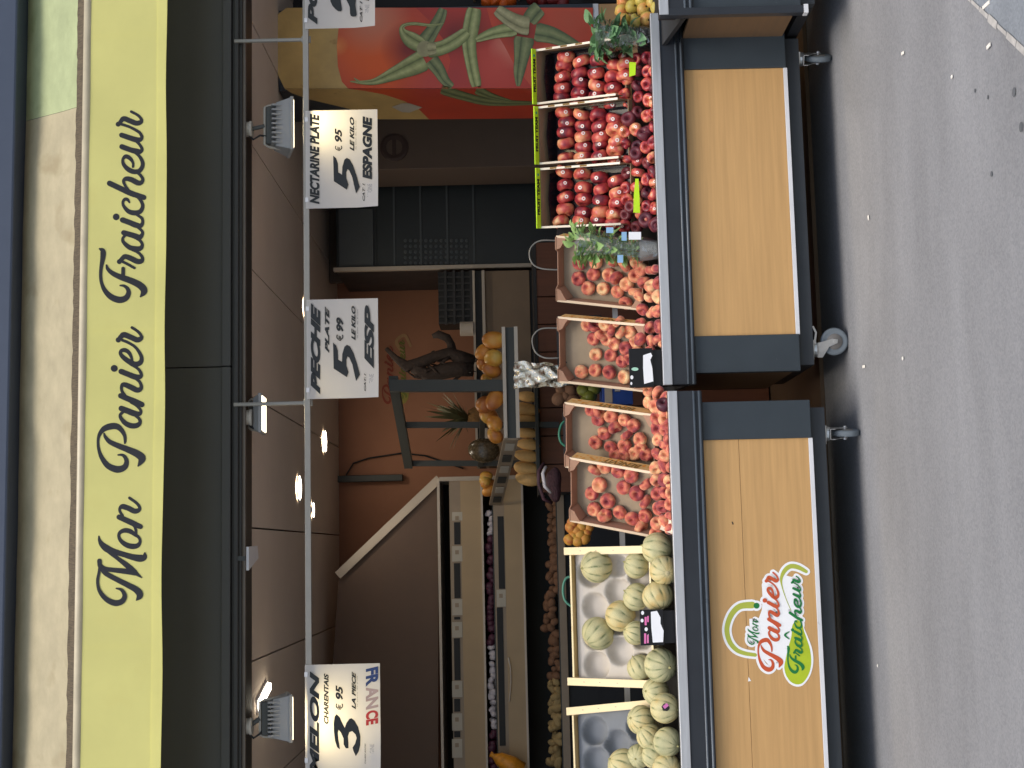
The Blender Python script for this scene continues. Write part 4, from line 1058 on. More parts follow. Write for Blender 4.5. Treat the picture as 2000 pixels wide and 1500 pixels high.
def melon_crate(label, TR, TL, psi, th, w, L, h, y, tray, traylabel, cups):
    pc = (W(*TR, y) + W(*TL, y)) / 2
    F0 = frame(Vector((0, 0, 0)), psi, th)
    n = F0.to_3x3() @ Vector((0, 0, 1)); ey = F0.to_3x3() @ Vector((0, 1, 0))
    M = frame(pc - n * h - ey * (L / 2), psi, th)
    t = thing('wooden_crate', label, 'crate', M=M, group='thin wooden melon crates')
    for k in range(5):
        a_ = -L/2 + k * L / 5
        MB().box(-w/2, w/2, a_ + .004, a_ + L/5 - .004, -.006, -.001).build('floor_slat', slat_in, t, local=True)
    for s in (-1, 1):
        for z0, z1 in ((.004, h * .45), (h * .52, h - .004)):
            MB().box(s*(w/2) - .0025, s*(w/2) + .0025, -L/2, L/2, z0, z1).build('side_slat', slat_m, t, local=True)
        MB().box(s*(w/2 - .009) - .017, s*(w/2 - .009) + .017, -L/2 - .004, L/2 + .03, h - .004, h + .003).build('top_batten', slat_m, t, local=True, bevel=.001)
        for q in (.16, -.06, .36): MB().box(s*(w/2 - .009) - .001, s*(w/2 - .009) + .001, L*q - .004, L*q + .004, h + .003, h + .0038).build('staple', staple, t, local=True)
        for z0, z1 in ((.004, h * .45), (h * .52, h - .006)):
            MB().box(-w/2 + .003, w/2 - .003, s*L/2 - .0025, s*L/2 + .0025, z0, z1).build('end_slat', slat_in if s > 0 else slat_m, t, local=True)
        MB().box(-w/2 + .028, w/2 - .028, s*L/2 - .004, s*L/2 + .004, h - .006, h - .002).build('end_edge', slat_m, t, local=True)
        for sx in (-1, 1):
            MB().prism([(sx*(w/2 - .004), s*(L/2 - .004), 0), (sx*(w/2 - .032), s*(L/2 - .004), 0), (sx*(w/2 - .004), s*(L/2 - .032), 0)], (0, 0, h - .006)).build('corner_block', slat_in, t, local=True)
    # moulded tray: a sheet with deep cups
    ty = thing('pulp_tray', traylabel, 'fruit tray', M=M)
    nu, nv = 78, 54; mb = MB(); e = .008
    for j in range(nv + 1):
        for i in range(nu + 1):
            x = -w/2 + e + (w - 2*e) * i / nu; yy = -L/2 + e + (L - 2*e) * j / nv
            z = .064
            for cx_, cy_, rr in cups:
                d = math.hypot(x - cx_, (yy - cy_)) / rr
                if d < 1: z = min(z, .064 - .056 * (1 - d ** 4.5))
                elif d < 1.2: z -= .006 * (1 - (d - 1) / .2) * 0
            mb.v.append(Vector((x, yy, z + .0015 * math.sin(x * 40) * math.sin(yy * 50))))
    for j in range(nv):
        for i in range(nu):
            k = j * (nu + 1) + i; mb.f.append((k, k + 1, k + nu + 2, k + nu + 1))
    mb.build('tray_sheet', tray, ty, smooth=True, local=True)
    return t, M
cupsA = [(-.22, .1, .066), (-.09, .1, .066), (.04, .1, .066), (.19, .12, .066), (-.155, -.02, .066), (-.025, -.02, .066), (.105, -.02, .066), (.22, -.02, .055), (-.22, -.13, .06), (-.09, -.13, .06), (.04, -.13, .06), (.17, -.13, .06)]
wA = 0.60
m1, MM1 = melon_crate('wooden melon crate with a white tray and empty cups, nearest the peaches', (1114, 1062), (1119, 1346), deg(0), deg(58), .60, .40, .10, .27, paper_tray, 'white moulded pulp tray with empty cups in the right melon crate', cupsA)
m2, MM2 = melon_crate('wooden melon crate with a slate grey tray at the left edge', (1119, 1380), (1126, 1660), deg(-13), deg(58), .60, .40, .10, .26, dark_tray, 'slate grey moulded tray in the left melon crate', [(.2, .11, .066), (.07, .11, .066), (-.06, .11, .066), (.135, 0, .066), (.005, 0, .066), (.2, -.11, .06), (.07, -.11, .06)])
def melon_at(xi, yi, dpx, y, label, ax, group=None):
    p = W(xi, yi, y); D = (p - CAM).dot(FWD)
    return put_melon(p, ax, 2 * dpx * D / FPX, label, group)
def melon_in(M, xi, yi, dpx, label, ax):
    p = on_crate(M, xi, yi, .012 + .06); D = (p - CAM).dot(FWD); return put_melon(p, ax, 2 * dpx * D / FPX, label)
melon_in(MM1, 1165, 1106, 31, 'melon in the upper right cup of the white tray', (-.1, -.3, .9))
melon_in(MM1, 1212, 1203, 31, 'melon with its tip down, in the middle of the white tray', (.35, .5, .9))
melon_in(MM1, 1168, 1237, 32, 'yellowest melon, in the top row of the white tray', (.7, .3, -.9))
melon_in(MM1, 1243, 1104, 28, 'half hidden melon low in the white tray, under the side batten', (.3, -.1, 1))
melon_in(MM1, 1243, 1166, 28, 'melon in the white tray behind the scarred one', (.5, .2, .9))
melon_in(MM1, 1241, 1236, 24, 'small melon peeping out behind the pink and black price box', (.3, -.3, .9))
melon_in(MM1, 1250, 1304, 28, 'melon at the lower left corner of the white tray', (.8, .2, .5))
melon_at(1284, 1071, 32, .03, 'green ribbed melon by the lip, beside the white card', (.2, .1, .95))
melon_at(1297, 1114, 28, -.04, 'melon by the lip showing its pale blossom scar', (.2, 1, .15))
melon_at(1285, 1164, 31, -.02, 'orange scarred melon by the lip, right of the price box', (.95, .4, .3))
melon_at(1290, 1299, 32, -.02, 'large melon by the lip, left of the price box', (-.1, -.9, -.5))
melon_at(1281, 1351, 28, .03, 'melon lodged between the two wooden crates', (.1, -.5, .8))
ml_ = melon_at(1299, 1383, 31, -.06, 'melon with a small pink and black sticker', (-.1, -.6, -.9))
melon_at(1252, 1406, 29, .1, 'melon on the slate tray below the slanted batten', (.2, -.5, .8))
melon_at(1268, 1438, 25, .05, 'pale melon behind the green striped ones at the left', (.7, -.2, .7))
melon_at(1304, 1449, 29, -.06, 'green striped melon by the lip at the left edge', (-.2, -.7, -.6))
melon_at(1248, 1477, 23, .1, 'small strongly green striped melon on the slate tray', (-.1, -.9, .4))
melon_at(1218, 1494, 33, .14, 'melon cut off by the left edge, highest on the slate tray', (.4, -.2, .9))
melon_at(1278, 1475, 26, .03, 'plain pale melon at the left edge', (.4, .4, .9))
melon_at(1303, 1503, 30, -.06, 'melon at the lower left edge, against the lip', (.1, -.9, -.2))
# sticker on one melon
p = W(1300, 1382, -.06 - .066)
sk = MB().lathe([(0, 0), (.016, -.001), (.018, -.003)], 6, Matrix.Translation(p) @ orient((-.05, -1, .1), .3)).mesh('sticker', mat('melon_sticker_black', lin(26, 22, 28), .5))
o = link('sticker', sk); o.parent = ml_; o.matrix_parent_inverse = ml_.matrix_world.inverted()
sk = MB().box(-.016, .006, -.012, .002, .0005, .003, Matrix.Translation(p) @ orient((-.05, -1, .1), 2.2)).mesh('sticker_print', mat('melon_sticker_pink', lin(200, 110, 170), .5))
o2 = link('sticker_print', sk); o2.parent = ml_; o2.matrix_parent_inverse = ml_.matrix_world.inverted()

# ------------------------------------------------------------------ price holders, card, lime slips
blk = mat('black_plastic_holder', lin(20, 20, 24), .35, var=.1)
wht = mat('white_tag', lin(240, 240, 242), .5, var=.02)
pink = mat('pink_print', lin(226, 120, 176), .5, var=.05)
mint = mat('mint_print', lin(170, 214, 190), .5)
def holder(label, x0i, x1i, y0i, y1i, y, face_from, tagrect, marks):
    X0, X1, Z0, Z1 = prect(x0i, x1i, y0i, y1i, y)
    t = thing('price_holder', label, 'price box', ((X0 + X1) / 2, y, Z0))
    # a box open at the top with a slanted upper front
    MB().box(X0 + .006, X1 - .006, y + .012, y + .08, Z0, Z1 - .03).build('box_body', blk, t, bevel=.002)
    zf = W(face_from, (y0i + y1i) / 2, y).z
    fm = MB().box(X0, X1, y - .004, y + .008, zf, Z1); fm.build('face_plate', blk, t, bevel=.0015)
    pl = lambda a_, b_: W(a_, b_, y - .004)
    poly_mesh(MB(), tagrect, pl, Vector((0, -1, 0)), .002).build('white_tag', wht, t)
    for pts, m_ in marks:
        poly_mesh(MB(), pts, pl, Vector((0, -1, 0)), .0012).build('print_mark', m_, t)
    return t
def rp(x0, x1, y0, y1): return [(x0, y0), (x1, y0), (x1, y1), (x0, y1)]
def el(x, y, rx, ry): return [(x + rx * math.cos(k * .524), y + ry * math.sin(k * .524)) for k in range(12)]
holder('black price box with a torn white tag before the peach crates', 1229, 1303, 680, 756, .04, 1275, [(1256, 694), (1271, 689), (1274, 695), (1270, 703), (1274, 720), (1276, 745), (1258, 750), (1256, 720)],
       [(el(1240, 721, 7, 3.4), mint), (el(1234, 737, 3, 4), wht), (el(1233, 749, 2, 3), wht)])
holder('black price box with pink print and a white tag among the melons', 1250, 1322, 1190, 1260, -.09, 1296, [(1271, 1195), (1283, 1193), (1290, 1206), (1290, 1218), (1296, 1232), (1295, 1254), (1275, 1255), (1272, 1225)],
       [(rp(1259, 1263, 1205, 1221), pink), (rp(1264, 1267, 1203, 1215), pink), (rp(1258, 1262, 1237, 1257), pink), (rp(1263.5, 1267, 1240, 1256), pink), (el(1255, 1197, 3, 4), wht), (el(1254, 1212, 3, 3.6), wht), (el(1262, 1229, 3.2, 4), wht), (el(1266, 1246, 1, 8), wht)])
cm = mat('white_card_slip', lin(226, 212, 190), .8, var=.05)
a_ = [W(1289, 1034, yL + .1), W(1296, 1012, yL + .14), W(1316, 1016, yL + .03), W(1315, 1044, yL + .02)]
cs = thing('card_slip', 'bent white card tucked against the lip beside the first melon', 'card', a_[2])
MB().prism(a_, (.002, .004, -.002)).build('card', cm, cs)
def slip(label, pts, y):
    t = thing('lime_slip', label, 'card', W(*pts[0], y))
    MB().prism([W(a_, b_, y) for a_, b_ in pts], (0, .002, 0)).build('slip', lime, t)
slip('short lime card slip beside the bagged greens', [(1229, 121), (1242, 122), (1241, 146), (1229, 150)], .15)
slip('long lime card slip buried among loose nectarines', [(1241, 349), (1247, 349), (1249, 382), (1250, 416), (1237, 415), (1238, 380)], .14)

# ------------------------------------------------------------------ potted herbs in clear sleeves
leaf_a = mat('basil_leaf', lin(146, 180, 112), .5, var=.25, scale=18, transl=.2)
leaf_b = mat('dark_leaf', lin(110, 150, 106), .45, var=.25, scale=18, transl=.2)
sleeve_m = film('clear_sleeve', (.95, .97, .97, 1), .2)
pot_m = mat('dark_pot', lin(60, 58, 58), .5); pot_g = mat('grey_pot', lin(138, 136, 132), .6)
def leaf_mesh(m, curl):
    mb = MB(); n = 5
    for i in range(n + 1):
        t = i / n; w_ = .36 * math.sin(math.pi * min(1, t * .93 + .04)) ** .8; z = curl * math.sin(t * 2.4) - .25 * t * t
        mb.v += [Vector((t, -w_, z + .1 * w_)), Vector((t, 0, z - .04)), Vector((t, w_, z + .1 * w_))]
    for i in range(n):
        k = 3 * i; mb.f += [(k, k + 3, k + 4, k + 1), (k + 1, k + 4, k + 5, k + 2)]
    return mb.mesh('leaf', m, True)
def herb(label, xb, xt, yc, y, r_top, leafm, n, potm, size, tags, lean=0):
    base, top = W(xb, yc, y), W(xt, yc - lean, y)
    H_ = top.z - base.z
    t = thing('potted_herb', label, 'plant', base)
    ph = H_ * .26; lm = [leaf_mesh(leafm, c) for c in (.1, .28, -.05)]
    MB().lathe([(0, 0), (.04, 0), (.052, ph), (.048, ph), (.045, ph - .012), (0, ph - .012)], 20, Matrix.Translation(base)).build('pot', potm, t, smooth=False)
    for k in range(n):
        u = rnd.random() ** .8; ang = rnd.uniform(0, 6.28); rr = (.02 + (r_top - .02) * min(1, u * 1.2)) * math.sqrt(rnd.random())
        p = Vector((base.x + rr * math.cos(ang) + (top.x - base.x) * u, base.y + rr * math.sin(ang) * .8, base.z + ph * .9 + (H_ - ph * .9) * u))
        o = bpy.data.objects.new('leaf', rnd.choice(lm)); col.objects.link(o); o.parent = t
        s_ = size * rnd.uniform(.6, 1.15)
        o.matrix_local = ROOT[t.name] @ (Matrix.Translation(p) @ Matrix.Rotation(ang + rnd.uniform(-.8, .8), 4, 'Z') @ Matrix.Rotation(rnd.uniform(-1.1, .6), 4, 'Y') @ Matrix.Rotation(rnd.uniform(-.6, .6), 4, 'X') @ Matrix.Scale(s_, 4))
    sm = MB()
    for k in range(9):
        a_ = rnd.uniform(0, 6.28)
        sm.tube([base + Vector((.01 * math.cos(a_), .01 * math.sin(a_), ph * .9)), base + Vector((.03 * math.cos(a_), .03 * math.sin(a_), H_ * .6)) + Vector(((top.x - base.x) * .5, 0, 0)), base + Vector((r_top * .6 * math.cos(a_), r_top * .6 * math.sin(a_), H_ * .9)) + Vector(((top.x - base.x) * .9, 0, 0))], .0022, 5)
    sm.build('stems', leafm, t)
    fr = lambda a, z, r: 1 + .06 * math.sin(5 * a + z * 20) + .04 * math.sin(9 * a)
    sl = MB(); T = Matrix.Translation(base) @ Matrix(((1, 0, (top.x - base.x) / H_, 0), (0, 1, 0, 0), (0, 0, 1, 0), (0, 0, 0, 1)))
    sl.lathe([(.047, .004), (.056, ph), (r_top * .8, H_ * .55), (r_top * 1.08, H_ * .98)], 30, T, fr)
    sl.build('clear_sleeve', sleeve_m, t, smooth=True)
    for (a0, a1, b0, b1, m_) in tags:
        MB().prism([W(a0, b0, y - r_top - .004), W(a1, b0, y - r_top - .002), W(a1, b1, y - r_top - .002), W(a0, b1, y - r_top - .004)], (0, .0015, 0)).build('sleeve_label', m_, t)
    return t
blue_tag = mat('pale_blue_label', lin(150, 190, 224), .5, var=.05)
herb('bushy basil in a clear sleeve and grey pot before a peach crate', 1292, 1120, 488, .11, .072, leaf_a, 150, pot_g, .056,
     [(1184, 1198, 444, 455, blue_tag), (1214, 1224, 453, 470, blue_tag), (1206, 1217, 498, 513, blue_tag), (1228, 1252, 453, 468, wht)], lean=14)
herb('dark leafy greens in a clear sleeve at the right end', 1280, 1158, 72, .14, .08, leaf_b, 130, pot_m, .07, [])
# pears on the neighbouring cart
pear_m = fruit_mat('pear_skin', [(.2, R_(.36, .3, .06)), (.45, R_(.55, .43, .1)), (.62, R_(.62, .34, .1)), (.8, R_(.6, .16, .06))], .45, 1.8)
def pear(seed):
    r0 = random.Random(seed)
    mb = MB().lathe([(0, -.44), (.05, -.46), (.12, -.48), (.25, -.45), (.36, -.35), (.41, -.2), (.39, -.05), (.31, .1), (.22, .24), (.17, .36), (.12, .44), (.05, .47), (0, .46)], 20, None, lambda a, z, r: 1 + .03 * math.sin(2 * a + seed))
    for v in mb.v: v.x += .06 * max(0, v.z) ** 1.5
    return mb.mesh('pear', pear_m, True)
PRM = [pear(i) for i in range(3)]
scar = MB().lathe([(0, -.452), (.035, -.462), (.055, -.478)], 10).mesh('calyx', mat('pear_calyx', lin(70, 50, 30), .9))
stm = MB().tube([(.02, 0, .45), (.05, 0, .56), (.1, 0, .62)], .018, 6).mesh('stem', mat('pear_stem', lin(90, 66, 40), .9))
for xi, yi, y, ax in ((1212, 22, .32, (.1, 1, .6)), (1216, 4, .34, (0, 1, .5)), (1232, 14, .27, (.2, 1, .5)), (1255, 20, .22, (-.1, 1, .4)), (1251, 2, .22, (.1, 1, .6)), (1275, 5, .17, (.1, 1, .3)), (1282, 16, .13, (.4, 1, .2)), (1217, 38, .27, (.8, .6, .2)), (1242, 42, .2, (.7, -.4, .3)), (1262, 36, .16, (.5, .8, .2)), (1272, -8, .17, (0, 1, .3)), (1236, -10, .25, (0, 1, .5)), (1290, -6, .12, (.3, 1, 0)), (1226, -26, .25, (0, 1, .5)), (1258, -28, .2, (0, 1, .5))):
    o = put(PRM, 'pear', W(xi, yi, y), ax, .085, 'yellow red pear in the heap at the upper right corner', 'pear', 'pears heaped at the right end')
    for nm, me in (('calyx', scar), ('stem', stm)):
        c = bpy.data.objects.new(nm, me); col.objects.link(c); c.parent = o
gum_m = mat('flattened_gum', lin(92, 94, 96), .8)
# a few scraps on the ground
scr = mat('paper_scrap', lin(232, 226, 214), .8)
for i, (xi, yi, l, an) in enumerate(((1688, 716, .035, 1.5), (1697, 425, .02, .4), (1764, 104, .03, 1.4), (1764, 700, .012, .3), (1932, 90, .03, 1.6), (1927, 10, .06, 1.5), (1860, 150, .01, .2), (1715, 1300, .008, .9))):
    p = G(xi, yi, .004)
    MB_o = MB().box(-l/2, l/2, -.006, .006, 0, .004, Matrix.Translation(p) @ Matrix.Rotation(an, 4, 'Z'))
    tag(MB_o.build('paper_scrap', scr, bevel=.001), 'tiny pale scrap lying on the grey pavement', 'litter', 'pale scraps on the pavement')
for i, (xi, yi, r_) in enumerate(((1980, 180, .013), (1994, 248, .014), (1904, 177, .006), (1929, 190, .006), (1936, 340, .008))):
    p = G(xi, yi, .003)
    tag(MB().lathe([(0, .0015), (r_, .0006), (r_ * 1.1, 0)], 12, Matrix.Translation(p)).build('gum_spot', gum_m), 'dark flattened gum spot on the grey pavement', 'stain', 'gum spots on the pavement')
# ------------------------------------------------------------------ inside the shop
dk_brown = mat('dark_brown_panel', lin(92, 72, 60), .55, var=.06)
umber = mat('umber_column', lin(98, 82, 72), .7, var=.06)
fridge_m = mat('cold_black_steel', lin(38, 44, 48), .4, var=.08)
fridge_l = mat('grey_fridge_head', lin(74, 80, 84), .5, var=.06)
beige_board = mat('beige_shelf_front', lin(172, 148, 116), .6, var=.05, scale=5)
edge_w = mat('white_shelf_edge', lin(190, 178, 164), .45, var=.04)
rail_b = mat('label_rail', lin(150, 132, 112), .4, var=.08)
label_w = mat('shelf_label', lin(180, 172, 158), .5, var=.06)
iron = mat('dark_iron_frame', lin(58, 60, 58), .5, var=.08)
redwood = mat('reddish_counter_wood', lin(110, 66, 44), .6, var=.16, scale=6, stretch=(8, 2, .6))
counter_m = mat('taupe_counter', lin(128, 108, 88), .65, var=.06)
trim_w = mat('white_trim', lin(180, 168, 154), .5, var=.04)
# -- tall cabinet wrapped in a tomato print
PY = 1.0
px0, px1 = W(800, 172, PY).x, W(800, 15, PY).x
pyb = WX(800, 233, px0).y
z_lo = W(1160, 90, PY).z
cab = thing('printed_cabinet', 'tall cabinet wrapped in a large print of a vine tomato', 'cabinet', ((px0 + px1) / 2, (PY + pyb) / 2, .02))
pr_navy = mat('print_navy', lin(40, 48, 58), .4, var=.08)
pr_potato = mat('print_potato_beige', lin(196, 164, 104), .4, var=.14, scale=5, dirt=(lin(150, 112, 62), 12, .66))
def print_mat(name, base, spots, var=.08, scale=5):
    """a printed picture: soft round patches of ink over a base tone"""
    m = mat(name, base, .35, var=var, scale=scale); nt = m.node_tree; N = nt.nodes; L = nt.links; b = N['Principled BSDF']
    out = b.inputs['Base Color'].links[0].from_socket
    tc = N.new('ShaderNodeTexCoord')
    for c, r_, colr, f in spots:
        sub = N.new('ShaderNodeVectorMath'); sub.operation = 'SUBTRACT'; L.new(tc.outputs['Object'], sub.inputs[0]); sub.inputs[1].default_value = ROOT[cab.name] @ c
        sc = N.new('ShaderNodeVectorMath'); sc.operation = 'SCALE'; sc.inputs['Scale'].default_value = 1 / r_; L.new(sub.outputs[0], sc.inputs[0])
        gr_ = N.new('ShaderNodeTexGradient'); gr_.gradient_type = 'SPHERICAL'; L.new(sc.outputs[0], gr_.inputs[0])
        ml = N.new('ShaderNodeMath'); ml.operation = 'MULTIPLY'; ml.inputs[1].default_value = f; ml.use_clamp = True; L.new(gr_.outputs['Fac'], ml.inputs[0])
        mx = N.new('ShaderNodeMix'); mx.data_type = 'RGBA'; L.new(ml.outputs[0], mx.inputs[0]); L.new(out, mx.inputs[6]); mx.inputs[7].default_value = colr
        out = mx.outputs[2]
    L.new(out, b.inputs['Base Color']); return m
FP = lambda a_, b_: W(a_, b_, PY)
pr_red = print_mat('print_tomato_red', lin(196, 72, 50), [(FP(745, 115), .3, lin(222, 92, 36), 1.3), (FP(690, 100), .2, lin(226, 96, 34), .9), (FP(725, 35), .22, lin(206, 128, 100), 1.1), (FP(660, 90), .06, lin(232, 150, 80), .7), (FP(800, 95), .16, lin(132, 42, 40), 1.2), (FP(1085, 150), .2, lin(206, 110, 90), 1.0), (FP(1110, 40), .2, lin(186, 82, 60), .9), (FP(1020, 60), .16, lin(130, 44, 40), 1.1), (FP(880, 30), .14, lin(150, 46, 46), 1.0), (FP(840, 160), .2, lin(184, 70, 66), .8)])
pr_red2 = print_mat('print_tomato_red_deep', lin(180, 58, 50), [(FP(995, 95), .12, lin(222, 150, 130), 1.2), (FP(970, 125), .2, lin(196, 76, 66), 1.0), (FP(890, 70), .14, lin(128, 40, 42), 1.2), (FP(930, 60), .12, lin(140, 46, 40), 1.1), (FP(890, 150), .16, lin(170, 62, 62), .8)])
def stem_print_mat(name, lo_, mid, hi):
    m = mat(name, mid, .45, var=.2, scale=26); nt = m.node_tree; N = nt.nodes; L = nt.links; b = N['Principled BSDF']
    src = b.inputs['Base Color'].links[0].from_socket
    at = N.new('ShaderNodeAttribute'); at.attribute_name = 'across'
    rp_ = N.new('ShaderNodeValToRGB'); e = rp_.color_ramp.elements
    k_ = lambda c: tuple(c[i] / mid[i] for i in range(3)) + (1,)
    e[0].position, e[0].color = 0, k_(lo_); e[1].position, e[1].color = 1, k_(lo_)
    for p_, c_ in ((.16, mid), (.36, hi), (.55, mid), (.64, lo_), (.7, mid), (.9, hi)):
        q_ = e.new(p_); q_.color = k_(c_)
    L.new(at.outputs['Fac'], rp_.inputs[0])
    mx = N.new('ShaderNodeMix'); mx.data_type = 'RGBA'; mx.blend_type = 'MULTIPLY'; mx.inputs[0].default_value = .85
    L.new(src, mx.inputs[6]); L.new(rp_.outputs[0], mx.inputs[7]); L.new(mx.outputs[2], b.inputs['Base Color']); return m
def stem_print(st, place, lift, base, m, parent):
    q = catmull([(x, y, w * (1.22 if w > 9 else 1)) for x, y, w in st]); mb = MB(); ac = []
    for i, (x, y, w) in enumerate(q):
        a, b = q[max(i - 1, 0)], q[min(i + 1, len(q) - 1)]
        tx, ty = b[0] - a[0], b[1] - a[1]; l = math.hypot(tx, ty) or 1
        endr = min(1, .82 + .18 * min(i, len(q) - 1 - i) / 2)
        for k in range(11):
            u = k / 10; h = (u - .5) * w * endr
            mb.v.append(place(x - ty / l * h, y + tx / l * h) + lift * base); ac.append(u)
        if i:
            for k in range(10): mb.f.append((11 * i - 11 + k, 11 * i - 10 + k, 11 * i + k + 1, 11 * i + k))
    o = mb.build('stem_print', m, parent)
    at = o.data.attributes.new('across', 'FLOAT', 'POINT'); at.data.foreach_set('value', ac)
    return o
pr_green = stem_print_mat('print_stem_green', lin(92, 100, 62), lin(140, 148, 94), lin(184, 186, 130))
pr_green2 = stem_print_mat('print_stem_shade', lin(70, 80, 56), lin(112, 122, 82), lin(146, 150, 104))
pr_knob = stem_print_mat('print_stem_knob', lin(112, 110, 78), lin(156, 150, 110), lin(186, 178, 136))
MB().box(px0, px1, PY, pyb, z_lo, CEIL - .004).build('cabinet_body', pr_navy, cab)
MB().box(px0 + .01, px1, PY + .01, pyb, .02, z_lo - .03).build('cabinet_base', mat('kraft_base', lin(190, 150, 104), .7), cab)
MB().box(px0 + .002, px1, PY + .004, pyb - .004, z_lo - .03, z_lo).build('base_strip', alu_white, cab)
on_f = lambda a_, b_: W(a_, b_, PY)
nf = Vector((0, -1, 0))
def pz(pts): return [(640 + a_ / 4.762, b_ / 4.762) for a_, b_ in pts]
def pzs(sts): return [[(640 + a_ / 4.762, b_ / 4.762, c_ / 4.762) for a_, b_, c_ in st] for st in sts]
xr_edge = 15.6
poly_mesh(MB(), [(560, xr_edge), (540, 30), (532, 45), (530, 60), (531, 100), (540, 140), (556, 173.2), (690, 173.2), (690, xr_edge)], on_f, nf, .003).build('potato_print', pr_potato, cab)
poly_mesh(MB(), [(672, xr_edge), (662, 50), (658, 90), (660, 130), (668, 160), (680, 173.2), (1158, 173.2), (1158, xr_edge)], on_f, nf, .004).build('tomato_print', pr_red, cab)
poly_mesh(MB(), [(812, xr_edge), (838, 40), (868, 80), (880, 120), (872, 150), (860, 172.0), (1040, 172.0), (1006, 130), (985, 90), (960, 50), (950, xr_edge)], on_f, nf, .0045).build('tomato_print', pr_red2, cab)
st_back = pzs([[(900,400,130),(980,280,100),(1040,180,90),(1075,85,70)], [(1830,350,170),(1800,550,110),(1780,680,84),(1772,805,40)], [(1930,300,150),(2080,330,130),(2250,400,90),(2420,470,20)],
               [(1870,200,120),(1930,120,130),(1975,78,120)], [(960,560,120),(1030,650,100),(1090,750,76),(1160,810,50)]])
for i_, q_ in enumerate(st_back): stem_print(q_, on_f, nf, .0052 + .0002 * i_, pr_green2, cab)
st_mid = pzs([[(1365,82,115),(1335,250,125),(1315,400,110),(1340,600,95),(1385,808,86)], [(1300,300,90),(1180,390,110),(1060,450,110),(930,475,120)],
              [(900,560,170),(780,620,150),(620,690,105),(450,760,55),(330,772,38),(210,762,12)], [(300,770,26),(245,728,8)], [(1380,375,48),(1550,310,90),(1750,270,120)],
              [(880,430,120),(770,370,120),(700,300,60),(705,245,36),(800,225,30),(960,240,26),(1080,222,8)]])
for i_, q_ in enumerate(st_mid): stem_print(q_, on_f, nf, .0070 + .0002 * i_, pr_green, cab)
st_top = pzs([[(905, 460, 150)], [(1570,95,90),(1690,180,115),(1800,235,140),(1875,245,150)], [(930,462,110),(1010,455,90)]])
for i_, q_ in enumerate(st_top): (strokes_mesh(MB(), [q_], on_f, nf, .0090, 0).build('stem_print', mat('print_knob_end', lin(158, 152, 114), .45, var=.16, scale=20), cab) if len(q_) == 1 else stem_print(q_, on_f, nf, .0088 + .0003 * i_, pr_knob, cab))
on_s = lambda a_, b_: WX(a_, b_, px0)
ns = Vector((-1, 0, 0))
poly_mesh(MB(), [(556, 172.0), (570, 181), (600, 192), (650, 204), (700, 216), (740, 232), (838, 232), (818, 212), (790, 196), (750, 183), (712, 176), (680, 172.0)], on_s, ns, .003).build('potato_print', pr_potato, cab)
poly_mesh(MB(), [(680, 172.0), (712, 176.2), (750, 183.2), (790, 196.2), (818, 212.2), (838, 231.8), (1040, 230), (1150, 228), (1150, 172.0)], on_s, ns, .004).build('tomato_print', pr_red, cab)
stem_print([(862, 173, 16), (905, 186, 14), (960, 198, 12), (1060, 200, 5)], on_s, ns, .005, pr_green2, cab); stem_print([(930, 173, 16), (960, 186, 10), (1000, 196, 4)], on_s, ns, .0053, pr_green2, cab)
poly_mesh(MB(), [(765, 207), (785, 200), (800, 200), (825, 208), (800, 218), (785, 217)], on_s, ns, .0056).build('notice_sticker', label_w, cab)
# -- bits of shelf beyond the cabinet
def lump_mesh(name, m, seed, sx=1, sy=1, sz=1, wob=.12, seg=14, rings=9):
    r0 = random.Random(seed); ph = [r0.uniform(0, 6) for _ in range(4)]
    mb = MB()
    mb.lathe([(0, -.5)] + [(.5 * math.sin(math.pi * j / rings), -.5 * math.cos(math.pi * j / rings)) for j in range(1, rings)] + [(0, .5)], seg)
    for v in mb.v:
        k = 1 + wob * (math.sin(3 * v.x * 3 + ph[0]) * .5 + math.sin(v.y * 8 + ph[1]) * .4 + math.sin(v.z * 7 + ph[2]) * .5)
        v.x *= k * sx; v.y *= k * sy; v.z *= k * sz
    return mb.mesh(name, m, True)
CNT = {}; LUMPS = {}
def lump(meshes, name, pos, size, label, cat, group, axis=None):
    o = bpy.data.objects.new(name, rnd.choice(meshes)); col.objects.link(o)
    ax = axis or (rnd.uniform(-1, 1), rnd.uniform(-1, 1), rnd.uniform(-1, 1))
    o.matrix_world = Matrix.Translation(pos) @ orient(ax, rnd.uniform(0, 6)) @ Matrix.Scale(size * rnd.uniform(.85, 1.12), 4)
    if group and ' along the ' not in label:
        CNT[group] = CNT.get(group, -1) + 1; LUMPS.setdefault(group, []).append(o)
    return tag(o, label, cat, group)
rs = thing('side_shelf', 'dark shelf with orange goods past the tomato cabinet', 'shelf', W(1000, 0, 1.15))
X0, X1, Z0, Z1 = prect(470, 1215, -60, 13, 1.5)
MB().box(X0, X1 + .2, 1.5, 1.53, Z0, Z1).build('shelf_back', dark, rs)
for xi in (922, 1012, 1140, 1212):
    z_ = W(xi, 0, 1.2).z; MB().box(X0 + .02, X1 + .2, 1.15, 1.5, z_ - .012, z_).build('shelf_board', umber if xi > 1100 else rail_b, rs)
orange_l = mat('orange_bag', lin(214, 96, 28), .5, var=.2, scale=30); plum_l = mat('plum_bag', lin(120, 36, 34), .5, var=.25, scale=30)
OL = [lump_mesh('orange_bag', orange_l, 60 + i, .9, .9, 1.1) for i in range(2)]; PL = [lump_mesh('plum_bag', plum_l, 64 + i, .9, .9, 1.1) for i in range(2)]
for xi, yi in ((950, 6), (968, 4), (985, 7), (997, 2)): lump(OL, 'orange_bag', W(xi, yi - 2, 1.22), .07, 'orange bag of fruit on the shelf beyond the cabinet', 'bag', 'orange bags beyond the cabinet')
